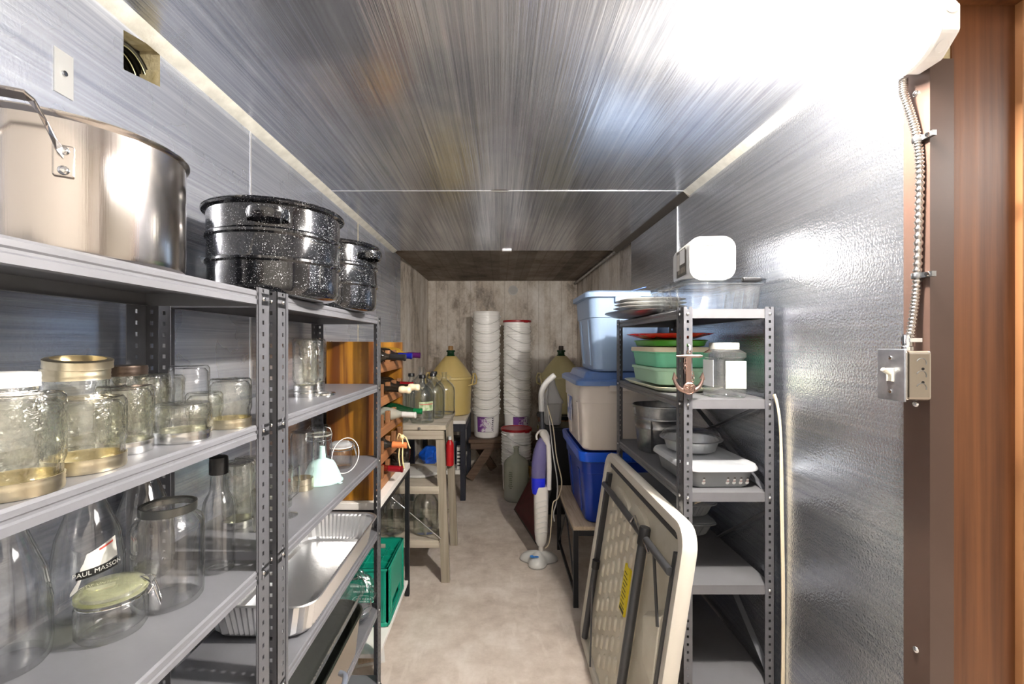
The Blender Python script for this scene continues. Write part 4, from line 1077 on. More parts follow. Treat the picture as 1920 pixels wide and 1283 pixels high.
def bottle_prof(kind):
    if kind == 'slim':
        return [(0, -.10), (.028, -.098), (.034, -.09), (.036, -.08), (.036, .05), (.030, .085), (.018, .12), (.0145, .14), (.0140, .20), (0, .20)]
    if kind == 'champ':
        return [(0, -.10), (.034, -.098), (.042, -.088), (.043, -.07), (.043, .02), (.034, .075), (.020, .13), (.0155, .16), (.0150, .20), (0, .20)]
    return [(0, -.10), (.030, -.098), (.0365, -.09), (.0375, -.08), (.0375, .065), (.034, .085), (.020, .105), (.0148, .12), (.0142, .20), (0, .20)]
_wb = {}
def wine_bottle(label, row, y, gm, fm, kind='std', out=0.0, cap='foil', flip=False, r=1.0):
    t = thing('wine_bottle', label, 'bottle', (-.675+out, 2.365+y, .785+ROWS[row]), 0, 'bottles in the wine rack', rot=(0, .05, 0))
    s = -1 if flip else 1
    key = (kind, gm.name)
    if key not in _wb:
        o = MB().lathe(bottle_prof(kind), 26, axis='x').build('bottle_glass', gm, smooth=45); _wb[key] = o.data; bpy.data.objects.remove(o)
    b = link('bottle_glass', _wb[key], t)
    if flip: b.rotation_euler = (0, 0, PI)
    elif cap == 'foil':
        MB().lathe([(.0155, .135), (.0158, .14), (.0154, .198), (.0168, .199), (.0168, .207), (.0150, .209), (0, .209)], 22, axis='x').build('foil_capsule', fm, t, smooth=40)
    elif cap == 'cork':
        MB().lathe([(.0145, .198), (.018, .205), (.019, .22), (.016, .232), (.0185, .238), (.0180, .252), (.012, .258), (0, .258)], 20, axis='x').build('stopper', fm, t, smooth=45)
    return t
wine_bottle('dark bottle lying in the top row nearest the steel rack', 4, -.20, GLASS_AMB, BLACK, out=.02)
wine_bottle('bottle with cobalt blue foil neck in the top row of the wine rack', 4, .06, GLASS_AMB, BLUEF, out=.0)
wine_bottle('golden bottle with purple foil neck in the top row of wine rack', 4, .20, GOLDG, PURPLE, out=.02)
wine_bottle('bottle with red foil neck in the second row of the wine rack', 3, .20, GLASS_AMB, REDF, out=-.02)
wine_bottle('bottle with bulbous cream stopper in second row, nearest the steel rack', 3, -.07, GLASS_AMB, mat('cream_stopper', '#e2d4b4', .5), cap='cork', out=-.03)
wine_bottle('bottle with cream stopper and blue tip in the second row', 3, .065, GLASS_AMB, bpy.data.materials['cream_stopper'], cap='cork', out=-.01)
wine_bottle('green champagne bottle with green foil neck in the third row', 2, .20, GLASS_BTL, GREENF, 'champ', .03)
wine_bottle('clear bottle with white capsule below the green champagne bottle', 2, .065, GLASS_GREY, WHITE, 'slim', .02)
wine_bottle('bottle with orange paper neck and raffia tie in the fourth row', 1, -.075, GLASS_AMB, mat('orange_paper', '#cf7a45', .6), out=.0)
wine_bottle('dark bottle with glass base showing at the right of the bottom row', 0, .20, GLASS_AMB, BLACK, flip=True, out=.07)
wine_bottle('dark bottle base in the bottom row beside the raffia figure', 0, .065, GLASS_AMB, BLACK, flip=True, out=.05)
wine_bottle('ruby bottle at the left of the bottom row behind the steel post', 0, -.075, GLASS_RED, REDF, out=-.02)
# raffia figure hanging from the orange-necked bottle
rf = thing('raffia_tie', 'knotted straw raffia bow hanging on the orange-necked bottle', 'raffia bow', (-.492, 2.29, .975))
RAF = mat('straw_raffia', '#e3cf9c', .7)
MB().lathe([(0, .060), (.010, .056), (.014, .047), (.010, .037), (0, .034)], 14).build('knot', RAF, rf, smooth=60)
for k, P in enumerate((((0, 0, .05), (-.01, .01, .02), (-.016, .0, -.05), (-.010, .0, -.10)), ((0, 0, .05), (.006, -.01, .01), (.004, -.005, -.06), (.012, -.005, -.11)), ((0, 0, .05), (.02, -.006, .045), (.034, -.006, .01), (.042, -.004, -.01)), ((0, 0, .05), (-.018, .01, .06), (-.024, .01, .03), (-.006, .004, .045)))):
    MB().tube(smooth_path(P, 6), [.0035]*19, 6).build('strand', RAF, rf, smooth=60)
# green bottle crate
gc = thing('bottle_crate', 'teal green plastic bottle crate with printed oval under the white table', 'crate', (-.715, 2.415, .097))
w, l, h = .30, .36, .285
gc.location = (-.700, 2.42, .097)
def crate_side(n, x0, x1, y0, y1, parent): pass
TH = .010
def wall_with_hole(u0, u1, z0, z1, hu0, hu1, hz0, hz1, fn):
    mb = MB()
    for a0, a1, b0, b1 in ((u0, u1, z0, hz0), (u0, u1, hz1, z1), (u0, hu0, hz0, hz1), (hu1, u1, hz0, hz1)):
        p = [fn(a, d, b) for b in (b0, b1) for a, d in ((a0, 0), (a1, 0), (a1, TH), (a0, TH))]
        mb.add(p, [(3,2,1,0),(4,5,6,7),(0,1,5,4),(1,2,6,5),(2,3,7,6),(3,0,4,7)])
    return mb
wall_with_hole(-l/2, l/2, .0, h, -.09, .09, .035, .085, lambda u, d, z: (w/2-d, u, z)).build('side_wall', TEAL, gc)
wall_with_hole(-l/2, l/2, .0, h, -.09, .09, .035, .085, lambda u, d, z: (-w/2+d, u, z)).build('side_wall', TEAL, gc)
wall_with_hole(-w/2, w/2, .0, h, -.05, .05, .225, .255, lambda u, d, z: (u, -l/2+d, z)).build('end_wall', TEAL, gc)
wall_with_hole(-w/2, w/2, .0, h, -.05, .05, .225, .255, lambda u, d, z: (u, l/2-d, z)).build('end_wall', TEAL, gc)
MB().box(-w/2, w/2, -l/2, l/2, 0, .008).build('crate_floor', TEAL, gc)
rim = MB(); rim.loft([rrect(w+.004, l+.004, .022, h-.012, 4), rrect(w+.012, l+.012, .026, h-.010, 4), rrect(w+.012, l+.012, .026, h, 4), rrect(w-.012, l-.012, .014, h, 4), rrect(w-.012, l-.012, .014, h-.012, 4)])
rim.build('top_rim', TEAL, gc, smooth=40)
MB().loft([rrect(w+.004, l+.004, .02, .0, 4), rrect(w+.012, l+.012, .022, .004, 4), rrect(w+.012, l+.012, .022, .018, 4), rrect(w+.004, l+.004, .02, .022, 4)]).build('base_rim', TEAL, gc, smooth=40)
for i in (-1, 0, 1): MB().box(-.003+i*w/4, .003+i*w/4, -l/2+TH, l/2-TH, h-.085, h-.035).build('divider', TEAL, gc)
for i in (-1.5, -.5, .5, 1.5): MB().box(-w/2+TH, w/2-TH, -.003+i*l/5, .003+i*l/5, h-.085, h-.036).build('divider', TEAL, gc)
for y in (-l/2+.022, l/2-.022, -l/2+.05): MB().box(w/2, w/2+.005, y-.005, y+.005, .022, h-.012).build('side_rib', TEAL, gc)
for x in (-.13, .13): MB().box(x-.005, x+.005, -l/2-.005, -l/2, .022, h-.012).build('end_rib', TEAL, gc)
fc = lambda u, v: (.03+u, -l/2-.0012, .155+v)
m = MB(); m.loft([[fc(.055*math.cos(2*PI*i/40)*k, -.022+.022*math.sin(2*PI*i/40)*k) for i in range(40)] for k in (1, .92)])
m.build('oval_outline', TEAL_D, gc)
def worn_print(name, cu, cv, wid, hgt, seed):
    """a worn, unreadable line of small print"""
    r_ = random.Random(seed); m = MB(); u = cu-wid/2
    while u < cu+wid/2:
        a = r_.uniform(.003, .006)
        m.add([fc(u, cv-hgt/2), fc(u+a, cv-hgt/2), fc(u+a, cv+hgt*r_.uniform(.2, .5)), fc(u, cv+hgt/2)], [(0, 1, 2, 3)]); u += a+r_.choice((.0015, .0015, .006))
    m.build(name, TEAL_D, gc)
worn_print('printed_line', 0, .045, .13, .010, 1); worn_print('printed_line', 0, .018, .10, .010, 2)
worn_print('oval_lettering', 0, -.017, .075, .008, 3); worn_print('oval_lettering', 0, -.030, .04, .007, 4)
bk = thing('paper_carton', 'flat white cardboard piece on the floor below the left rack', 'cardboard', (-.63, 2.16, .0), .3)
MB().box(-.10, .08, -.06, .05, 0, .012).build('sheet', PAPER, bk, bevel=.002)
MB().box(-.04, .03, -.055, -.02, .0121, .018).build('folded_flap', WOOD_BOARD, bk)

# ------------------------------------------------------------------ storage bins on the right
st2 = thing('bin_stand', 'low black metal stand with chipped board top under the blue bins', 'stand', (.655, 2.94, 0))
MB().box(-.24, .235, -.375, .375, .437, .460).build('board_top', WOOD_BOARD, st2, bevel=.002)
for x in (-.225, .22):
    for y in (-.36, .36): MB().box(x-.014, x+.014, y-.014, y+.014, 0, .437).build('leg', BLACKM, st2)
    MB().box(x-.010, x+.010, -.346, .346, .405, .437).build('side_bar', BLACKM, st2)
    MB().box(x-.008, x+.008, -.346, .346, .05, .07).build('side_bar', BLACKM, st2)
for y in (-.36, .36): MB().box(-.21, .206, y-.010, y+.010, .405, .437).build('end_bar', BLACKM, st2)
MB().bar((-.225, -.34, .08), (-.225, .0, .40), .010, .004).build('brace', GREYM, st2)
MB().bar((-.225, .34, .08), (-.225, .0, .40), .010, .004).build('brace', GREYM, st2)
def tote(name, label, loc, wb_, lb, wt_, lt, h, m, rimm=None, lidm=None, lid_h=.05, ribs=True, group='stacked storage bins', lid_grow=.02, open_=True):
    t = thing('storage_bin', label, 'storage bin', loc, 0, group)
    def at(k, g=0.0, r=.05): return (wb_+(wt_-wb_)*k+g, lb+(lt-lb)*k+g, r)
    def lp(k, z, g=0.0, r=.05): a, b, r_ = at(k, g, r); return rrect(a, b, r_, z, 6)
    L = [lp(0, .004, -.03), lp(0, 0, -.02), lp(.0, .012, 0), lp(.70, h*.70), lp(.70, h*.705, .010), lp(1, h-.012, .004), lp(1, h-.008, .030), lp(1, h, .032), lp(1, h+.001, .004), lp(.98, h-.006, -.008), lp(.05, .012, -.010), lp(0, .010, -.03)]
    MB().loft(L, True, True).build('bin_body', m, t, smooth=38)
    if ribs:
        for s in (-1, 1):
            for q in (-.25, .25):
                a0, b0, _ = at(.05); a1, b1, _ = at(.68)
                MB().loft([[(s*(a/2-.004), q*b-.03, z), (s*(a/2+.006), q*b-.024, z), (s*(a/2+.006), q*b+.024, z), (s*(a/2-.004), q*b+.03, z)] for a, b, z in ((a0, b0, .03), (a1, b1, h*.68))], True, True).build('side_rib', m, t, smooth=30)
            a1, b1, _ = at(1)
            MB().box(-.07, .07, *sorted((s*(b1/2+.004), s*(b1/2+.028))), h-.045, h-.010).build('end_handle', rimm or m, t, bevel=.006)
    if rimm:
        MB().loft([lp(1, h-.055, .012), lp(1, h-.05, .034), lp(1, h-.006, .044), lp(1, h+.004, .040), lp(1, h+.004, .002), lp(1, h-.01, -.006)]).build('rim', rimm, t, smooth=38)
    if lidm:
        a, b, _ = at(1)
        MB().loft([rrect(a+.03, b+.03, .06, h-.016, 6), rrect(a+.03+lid_grow, b+.03+lid_grow, .065, h-.014, 6), rrect(a+.03+lid_grow, b+.03+lid_grow, .065, h+.010, 6), rrect(a+.02, b+.02, .06, h+.020, 6), rrect(a-.05, b-.05, .05, h+.020, 6), rrect(a-.08, b-.08, .05, h+.020+lid_h, 6), rrect(a-.10, b-.10, .045, h+.020+lid_h+.004, 6)], True, True).build('lid', lidm, t, smooth=38)
    return t
tote('storage_bin', 'royal blue open storage bin at the bottom of the stack', (.665, 2.90, .461), .34, .58, .40, .70, .42, BLUE_D, BLUE_R)
bt_ = tote('storage_bin', 'beige storage bin with slate blue lid in the middle of the stack', (.660, 2.785, .902), .40, .56, .435, .62, .375, BEIGE, None, BLUE_LID, .035)
# sticker on the beige bin, aisle side
MB().box(-.2155, -.2145, .02, .20, .11, .33).build('torn_sticker', mat('blue_white_sticker', '#dfe0e6', .6, col2='#7c8cc4', vs_=14, lo=.45, hi=.55), bt_)
tote('storage_bin', 'light blue lidded storage bin on top of the stack', (.690, 2.70, 1.339), .34, .40, .40, .46, .42, BLUE_L, None, BLUE_L, .0)
hb = thing('blue_clip', 'small dark blue plastic clip on the light blue bin lid', 'clip', (.80, 2.62, 1.780))
MB().box(-.05, .05, -.025, .025, 0, .012).build('clip_base', BLUE_LID, hb, bevel=.003)
MB().bar((-.045, 0, .014), (.04, 0, .036), .03, .006).build('clip_arm', BLUE_LID, hb, bevel=.002)

# ------------------------------------------------------------------ steam mop
mp = thing('steam_mop', 'white upright steam mop with violet water tank standing in the aisle', 'steam mop', (.262, 3.11, 0))
# three-lobed floor head
def lobe(k, z):
    out = []
    for i in range(48):
        a = 2*PI*i/48; r_ = .098+.030*math.cos(3*(a-PI/2-.15)); out.append((r_*1.12*math.cos(a)*k, -.01-r_*.85*math.sin(a)*k, z))
    return out
MB().loft([lobe(.97, .004), lobe(1.0, .008), lobe(1.0, .016), lobe(.96, .030), lobe(.80, .050), lobe(.55, .066), lobe(.25, .078), lobe(.08, .082)], True, True).build('floor_head', WHITE, mp, smooth=50)
MB().loft([lobe(1.01, .001), lobe(1.02, .006), lobe(1.0, .009)], True, True).build('mop_pad', mat('grey_pad', '#8f8d88', .9), mp, smooth=50)
em = MB(); 
for a in range(4):
    ca = .018*math.cos(PI/4+a*PI/2); sa = .014*math.sin(PI/4+a*PI/2)
    em.add([(-.030+ca+.017*math.cos(2*PI*i/12), -.062+sa+.014*math.sin(2*PI*i/12), .0635-.18*sa+.02*ca) for i in range(12)], [tuple(range(12))])
em.build('blue_emblem', mat('blue_print', '#2f7fd0', .5), mp).location = (0, -.004, .004)
MB().tube([(.02, 0, .07), (.02, 0, .12)], [.016, .018], 14).build('neck_joint', MOPG, mp, smooth=60)
def body(k, z, dx=0.0): return rrect(.088*k, .075*k, .03*k, z, 5, (.02+dx, 0))
MB().loft([body(.55, .115), body(.85, .14), body(1.0, .20), body(1.06, .30), body(1.12, .42), body(1.12, .50), body(1.08, .52)], True, True).build('lower_body', MOPG, mp, smooth=40)
for k in range(7):
    MB().bar((-.018, -.0395-.0009*k, .20+.036*k), (.055, -.0395-.0009*k, .222+.036*k), .004, .003, up=(0, 1, 0)).build('body_groove', WHITE, mp)
MB().loft([body(.95, .47, -.018), body(1.06, .50, -.018), body(1.10, .58, -.018)], True, True).build('lower_tank', BLUE_B, mp, smooth=40)
MB().loft([body(1.10, .58, -.018), body(1.12, .68, -.014), body(1.0, .76, -.006), body(.75, .82, .004), body(.4, .85, .008)], True, True).build('water_tank', BLUE_TANK, mp, smooth=40)
MB().loft([rrect(.03, .07, .012, .50, 4, (.072, 0)), rrect(.034, .074, .014, .66, 4, (.074, 0)), rrect(.032, .07, .013, .80, 4, (.068, 0)), rrect(.06, .06, .014, .87, 4, (.040, 0)), rrect(.05, .05, .016, .90, 4, (.032, 0))], True, True).build('spine', MOPG, mp, smooth=40)
MB().tube(smooth_path([(-.01, -.02, .84), (-.012, -.02, .87), (.012, -.02, .90), (.05, -.02, .90), (.07, -.02, .86), (.066, -.02, .80)], 5), .007, 8).build('carry_loop', MOPG, mp, smooth=60)
MB().tube([(.030, 0, .88), (.026, 0, 1.05)], .014, 14).build('grey_tube', MOPT, mp, smooth=60)
MB().tube(smooth_path([(.026, 0, 1.03), (.024, 0, 1.10), (.026, 0, 1.16), (.050, .0, 1.215), (.090, .0, 1.258), (.115, .0, 1.278)], 5), [.021]*16+[.020]*4+[.019]*4+[.018, .015], 14).build('grip', WHITE, mp, smooth=60)
for k, dx in enumerate((0, .018)):
    P = [(.062, -.01, 1.07), (.078+dx, -.01, .95), (.100+dx, -.01, .75), (.130+dx*1.4, -.01, .55), (.125+dx, -.01, .42), (.105, -.01, .34), (.11, -.01, .28)] if k == 0 else [(.062, -.01, 1.07), (.10, -.012, .93), (.125, -.012, .72), (.16, -.012, .55), (.135, -.012, .44), (.10, -.012, .40), (.088, .0, .22), (.075, .01, .12), (.05, .02, .085)]
    MB().tube(smooth_path(P, 6), .0042, 8).build('power_cord', CORD if k else WHITE, mp, smooth=60)

# ------------------------------------------------------------------ folding table leaning on the right rack
LT, HT, TK = 1.00, .955, .045
ft2 = bpy.data.objects.new('folding_table', None); COL.objects.link(ft2); ft2.empty_display_size = .05
tag(ft2, 'off-white folding table with grey legs leaning on its edge against the right rack', 'folding table')
# local: x along its length (towards the camera), y up the slope, z out of the underside (towards the aisle)
bot = Vector((.405, 2.335, .004)); topp = Vector((.548, 2.335, .946))
ey = (topp-bot).normalized(); ex = Vector((0, -1, 0)); ez = ex.cross(ey)
Mt = Matrix((ex, ey, ez)).transposed().to_4x4(); Mt.translation = bot
ft2.matrix_world = Mt
def rl(g, z, r=.075): return rrect(LT-2*g, HT-2*g, max(.01, r-g*.6), z, 6, (LT/2, HT/2))
RW = .042
MB().loft([rl(.006, -TK), rl(0, -TK+.008), rl(0, -.010), rl(.006, 0), rl(RW-.008, 0), rl(RW, -.006), rl(RW+.006, -.030)]).build('moulded_rim', TABLE_R, ft2, smooth=40)
MB().loft([rl(.006, -TK), rl(RW, -TK-.001), rl(RW+.02, -TK-.001)], False, True).build('table_face', TABLE_R, ft2, smooth=40)
# underside skin with moulded pads
MB().loft([rl(RW+.004, -.040), rl(RW+.006, -.030)], True).build('underside_skin', TABLE_W, ft2, smooth=40)
MB().box(RW, LT-RW, RW, HT-RW, -.038, -.029).build('underside_panel', TABLE_W, ft2)
pan = thing; 
pp = [(.17, .05), (.62, .05), (.66, .10), (.66, .80), (.62, .84), (.50, .855), (.44, .80), (.36, .83), (.24, .845), (.17, .80)]
edge = []
for i in range(len(pp)):
    a = Vector((*pp[i], 0)); b = Vector((*pp[(i+1) % len(pp)], 0)); n_ = max(2, int((b-a).length/.045)); nr = Vector(((b-a).y, -(b-a).x, 0)).normalized()
    for q in range(n_): edge.append(a.lerp(b, q/n_)+nr*(.006 if q % 2 else -.003))
MB().loft([[(p_.x, p_.y, -.029) for p_ in edge], [(p_.x, p_.y, -.012) for p_ in edge]], False, True).build('ribbed_panel', TABLE_W, ft2, smooth=30)
pad = MB().loft([rrect(.030, .060, .012, 0, 3), rrect(.024, .052, .011, .006, 3), rrect(.012, .036, .006, .008, 3)], False, True).build('moulded_pad', TABLE_W, smooth=50); PADM = pad.data; bpy.data.objects.remove(pad)
for i in range(7):
    for j in range(9):
        x = .215+i*.068; y = .11+j*.082+(.041 if i % 2 else 0)
        if y > .79 or (.50 < x < .64 and False): continue
        o = link('moulded_pad', PADM, ft2); o.location = (x, y, -.012)
def tubep(name, pts, r, parent=ft2, m=GREYM, seg=12): return MB().tube(pts, r, seg).build(name, m, parent, smooth=60)
MB().box(RW+.008, RW+.034, .08, HT-.10, -.029, -.004).build('side_rail', GREYM, ft2, bevel=.003)
MB().box(LT-RW-.034, LT-RW-.008, .08, HT-.10, -.029, -.004).build('side_rail', GREYM, ft2, bevel=.003)
MB().box(.08, LT-.08, HT-RW-.024, HT-RW-.006, -.029, -.010).build('end_rail', GREYM, ft2, bevel=.003)
tubep('cross_tube', [(RW+.02, HT-.16, .002), (LT-RW-.02, HT-.16, .002)], .0135)
lg = tubep('leg', [(.695, .06, .006), (.695, .80, .006)], .017)
MB().lathe([(.0195, -.03), (.0205, -.028), (.0205, .028), (.018, .034), (0, .034)], 18, axis='y', c=(.695, .80, .006)).build('foot_cap', BLACK, lg, smooth=40)
lg = tubep('leg', [(.125, .06, .002), (.125, .42, .002)], .015)
MB().lathe([(.0175, -.02), (.0185, -.018), (.0185, .02), (0, .024)], 18, axis='y', c=(.125, .42, .002)).build('foot_cap', BLACK, lg, smooth=40)
MB().bar((.80, .79, .004), (.90, .60, -.002), .018, .004, up=(0, 0, 1)).build('folding_brace', GREYM, ft2)
MB().bar((.10, .40, .008), (.30, .04, .008), .016, .005, up=(0, 0, 1)).build('folding_brace', GREYM, ft2)
tubep('brace_wire', [(.56, .80, .012), (.60, .835, .016), (.70, .80, .012), (.76, .77, .006)], .0055, m=CHROME)
MB().loft([[(.74, .56, -.029), (.90, .66, -.029), (.93, .40, -.029), (.80, .42, -.029)], [(.765, .555, -.004), (.90, .63, -.004), (.92, .42, -.004), (.815, .44, -.004)]], False, True).build('corner_boss', TABLE_W, ft2, bevel=.004)
lb_ = MB().box(.52, .585, .44, .62, -.0115, -.0032).build('warning_label', YEL, ft2)
LBK = mat('label_black_print', '#3a3408', .6)
for k in range(9): MB().box(.528+.0, .577-.008*(k % 3), .462+.016*k, .466+.016*k, -.0032, -.0028).build('printed_line', LBK, lb_)
MB().box(.525, .58, .444, .456, -.0032, -.0028).build('printed_line', LBK, lb_)
# ------------------------------------------------------------------ things on the right rack
T1, T2, T3, T4 = 1.603, 1.31, 1.01, .711
# clear clamshell container with a white tub lying on it
cc = thing('clamshell_container', 'clear ribbed plastic clamshell container with hinged lid on the right rack', 'container', (.742, 1.665, T1+.001))
w, l, h = .262, .36, .085
def ribl(w_, l_, r_, z, rib, n=10):
    base = rrect(w_, l_, r_, z, 4); out = []
    for i in range(len(base)):
        a = Vector(base[i]); b = Vector(base[(i+1) % len(base)]); k = 16 if (b-a).length > .05 else 1
        nr = Vector(((b-a).y, -(b-a).x, 0)).normalized()
        for q in range(k): out.append(tuple(a.lerp(b, q/k)+nr*(rib if (q//2) % 2 and k > 1 else 0)))
    return out
MB().loft([ribl(w-.03, l-.03, .03, .001, 0), ribl(w-.02, l-.02, .035, .008, .004), ribl(w-.004, l-.004, .04, h-.012, .004), ribl(w, l, .04, h-.006, 0), ribl(w+.014, l+.014, .045, h-.004, 0), ribl(w+.014, l+.014, .045, h, 0)], True).build('ribbed_base', CLEAR, cc, smooth=30)
ldp = MB(); LB = glass('smoky_clear_lid', '#dfe3e6', '#7d868c', refl=1.4)
ldp.loft([rrect(w+.018, l+.018, .045, h+.002, 5), rrect(w+.02, l+.02, .046, h+.012, 5), rrect(w-.02, l-.02, .04, h+.013, 5), rrect(w-.035, l-.035, .035, h+.006, 5), rrect(w-.09, l-.11, .03, h+.006, 5), rrect(w-.10, l-.12, .028, h+.011, 5)], False, True).build('lid', LB, cc, smooth=35)
MB().box(.045, .105, -.196, -.178, h+.002, h+.018).build('lid_tab', BLACK, cc, bevel=.005)
MB().loft([rrect(w+.021, l+.021, .046, h+.0125, 5), rrect(w+.024, l+.024, .048, h+.0135, 5), rrect(w+.010, l+.010, .044, h+.0145, 5)]).build('dark_lip', mat('dark_lip_plastic', '#2b2d31', .25), cc, smooth=35)
tub = thing('white_tub', 'white square plastic tub lying on its side on the clear container', 'tub', (.725, 1.55, T1+h+.0165), 0)
# local: z along the tub from base (towards the camera) -> use y axis
def tl(wd, y, r_=.035): return [(x, y, z+.0775) for x, z, _ in rrect(wd, wd, r_, 0, 6)][::-1]
S = .155
MB().loft([tl(.142, .006, .04), tl(.150, 0, .042), tl(S, .010, .042), tl(S-.004, .20, .038), tl(S-.004, .215, .038)], False, True).build('tub_body', WHITE, tub, smooth=40)
MB().loft([tl(.142, .006, .04), tl(.112, .006, .034), tl(.108, .0015, .033), tl(.094, .0015, .03), tl(.090, .009, .03), tl(.02, .010, .008)], False, True).build('tub_base', WHITE, tub, smooth=40)
for x, z in ((-.052, .130), (.052, .130)): MB().lathe([(.0035, -.001), (.003, -.0025), (0, -.003)], 10, axis='y', c=(x, .004, z)).build('moulding_nub', WHITE, tub, smooth=50)
MB().box(-.0795, -.0772, .03, .15, .030, .125).build('dark_label', mat('brown_grey_label', '#54504a', .5), tub)
MB().box(-.0802, -.0794, .045, .105, .072, .122).build('label_panel', PAPER, tub)
MB().box(-.0802, -.0794, .112, .145, .055, .115).build('label_panel', mat('grey_label_panel', '#b7b2ab', .6), tub)
for k in range(5): MB().box(-.0800, -.0794, .04+.019*k, .050+.019*k, .040, .060).build('label_mark', mat('beige_print', '#8d8578', .6) if k == 0 else bpy.data.materials['beige_print'], tub)
tub.rotation_euler = (0, 0, -.12)
# white platter and tray, sticking out of the far end of the top shelf
pt = thing('serving_tray', 'grey oval metal tray overhanging the left edge of the right rack top', 'tray', (.618, 2.02, T1+.001))
def ov(a, b, z, n=40): return [(a*math.cos(2*PI*i/n), b*math.sin(2*PI*i/n), z) for i in range(n)]
MB().loft([ov(.10, .17, .002), ov(.115, .19, .004), ov(.150, .235, .018), ov(.153, .238, .020), ov(.150, .236, .022), ov(.112, .186, .009), ov(.10, .17, .007)], True, True).build('tray_dish', mat('pewter', '#9a9a9a', .3, .9), pt, smooth=40)
for k, (lab, z, sc_, y) in enumerate((('lower white plastic plate on the grey tray of the right rack', .0235, 1.0, 1.90), ('middle white plastic plate on the grey tray', .0385, .97, 1.895), ('upper white plastic plate of the pile by the clear container', .0535, .94, 1.89))):
    q = thing('white_plate', lab, 'plate', (.622, y, T1+z), .03*k, 'white plates piled on the right rack')
    MB().loft([rrect(.17*sc_, .19*sc_, .06, .0005, 6), rrect(.19*sc_, .21*sc_, .07, .002, 6), rrect(.255*sc_, .275*sc_, .09, .012, 6), rrect(.265*sc_, .285*sc_, .095, .0135, 6), rrect(.250*sc_, .27*sc_, .09, .0145, 6), rrect(.18*sc_, .20*sc_, .065, .005, 6)], True, True).build('plate_dish', WHITE, q, smooth=45)
    MB().loft([rrect(.266*sc_, .286*sc_, .095, .0128, 6), rrect(.268*sc_, .288*sc_, .096, .0138, 6), rrect(.262*sc_, .282*sc_, .094, .0146, 6)]).build('rolled_rim', WHITE_SAT, q, smooth=45)
pt.location.y = 1.98
# second shelf
tr2 = thing('pale_tray', 'pale green flat tray under the mint containers on the second right shelf', 'tray', (.705, 1.905, T2+.001))
MB().loft([rrect(.20, .44, .04, .001, 5), rrect(.21, .45, .045, .003, 5), rrect(.252, .50, .06, .016, 5), rrect(.255, .503, .06, .018, 5), rrect(.25, .498, .058, .0195, 5), rrect(.205, .445, .042, .007, 5)], True, True).build('tray_dish', mat('pale_grey_green_plastic', '#c3cbb4', .4), tr2, smooth=40)
MB().loft([rrect(.256, .504, .06, .0175, 5), rrect(.260, .508, .062, .0185, 5), rrect(.256, .504, .06, .0195, 5)]).build('rim_edge', CREAMLID, tr2, smooth=40)
def box_container(label, z, w, l, h, m, lidm, lidh=.012):
    t = thing('food_container', label, 'food container', (.712, 1.92, z), 0, 'mint food containers on the right rack')
    MB().loft([rrect(w-.03, l-.03, .03, .0005, 5), rrect(w-.02, l-.02, .035, .003, 5), rrect(w-.004, l-.004, .04, h-.012, 5), rrect(w+.008, l+.008, .044, h-.010, 5), rrect(w+.008, l+.008, .044, h, 5)], True, True).build('container_body', m, t, smooth=40)
    if lidm: MB().loft([rrect(w+.012, l+.012, .045, h-.006, 5), rrect(w+.016, l+.016, .047, h, 5), rrect(w+.012, l+.012, .046, h+lidh, 5), rrect(w-.03, l-.03, .035, h+lidh+.001, 5)], True, True).build('container_lid', lidm, t, smooth=40)
    return t
zz = T2+.020
box_container('pale mint plastic container at the bottom of the green pile', zz, .215, .36, .066, MINT2, None); zz += .0665
box_container('mint green plastic container with cream lid in the green pile', zz, .215, .36, .068, MINT, CREAMLID, .012); zz += .0815
gl = thing('green_lid', 'leaf green plastic bowl lid between the mint containers and red platter', 'lid', (.712, 1.92, zz))
MB().loft([rrect(.16, .30, .06, .0005, 6), rrect(.20, .345, .07, .004, 6), rrect(.215, .36, .075, .024, 6), rrect(.210, .355, .074, .028, 6), rrect(.12, .25, .05, .024, 6)], True, True).build('lid_shell', GREEN, gl, smooth=40)
MB().loft([rrect(.217, .362, .075, .022, 6), rrect(.224, .369, .077, .0245, 6), rrect(.217, .362, .075, .027, 6)]).build('lid_rim', GREEN, gl, smooth=40); zz += .0285
rp_ = thing('red_platter', 'shiny red scalloped platter on top of the green containers', 'platter', (.702, 1.90, zz))
n = 48
def scal(a, b, z, s): return [((a+s*math.cos(16*2*PI*i/96))*math.cos(2*PI*i/96), (b+s*math.cos(16*2*PI*i/96))*math.sin(2*PI*i/96), z) for i in range(96)]
MB().loft([scal(.07, .12, .001, 0), scal(.085, .14, .002, 0), scal(.145, .225, .020, .004), scal(.150, .232, .023, .006), scal(.143, .224, .025, .004), scal(.085, .14, .007, 0)], True, True).build('platter_dish', mat('glossy_red', '#c01218', .12), rp_, smooth=60)
MB().loft([scal(.1505, .2325, .0225, .006), scal(.1525, .2345, .0235, .006), scal(.1495, .2315, .0245, .006)]).build('scalloped_edge', RED, rp_, smooth=60)
pj = thing('plastic_jar', 'clear square plastic jar with white lid and paper label on right rack', 'jar', (.770, 1.562, T2+.001))
JW = .118
MB().loft([rrect(JW-.02, JW-.02, .03, .002, 6), rrect(JW-.006, JW-.006, .034, 0, 6), rrect(JW, JW, .035, .006, 6), rrect(JW, JW, .035, .024, 6), rrect(JW-.012, JW-.012, .032, .030, 6), rrect(JW-.012, JW-.012, .032, .128, 6), rrect(JW, JW, .035, .134, 6), rrect(JW, JW, .035, .148, 6), rrect(JW-.02, JW-.02, .04, .158, 6), rrect(.086, .086, .0425, .162, 6), rrect(.086, .086, .0425, .172, 6)], True).build('jar_body', CLEAR, pj, smooth=38)
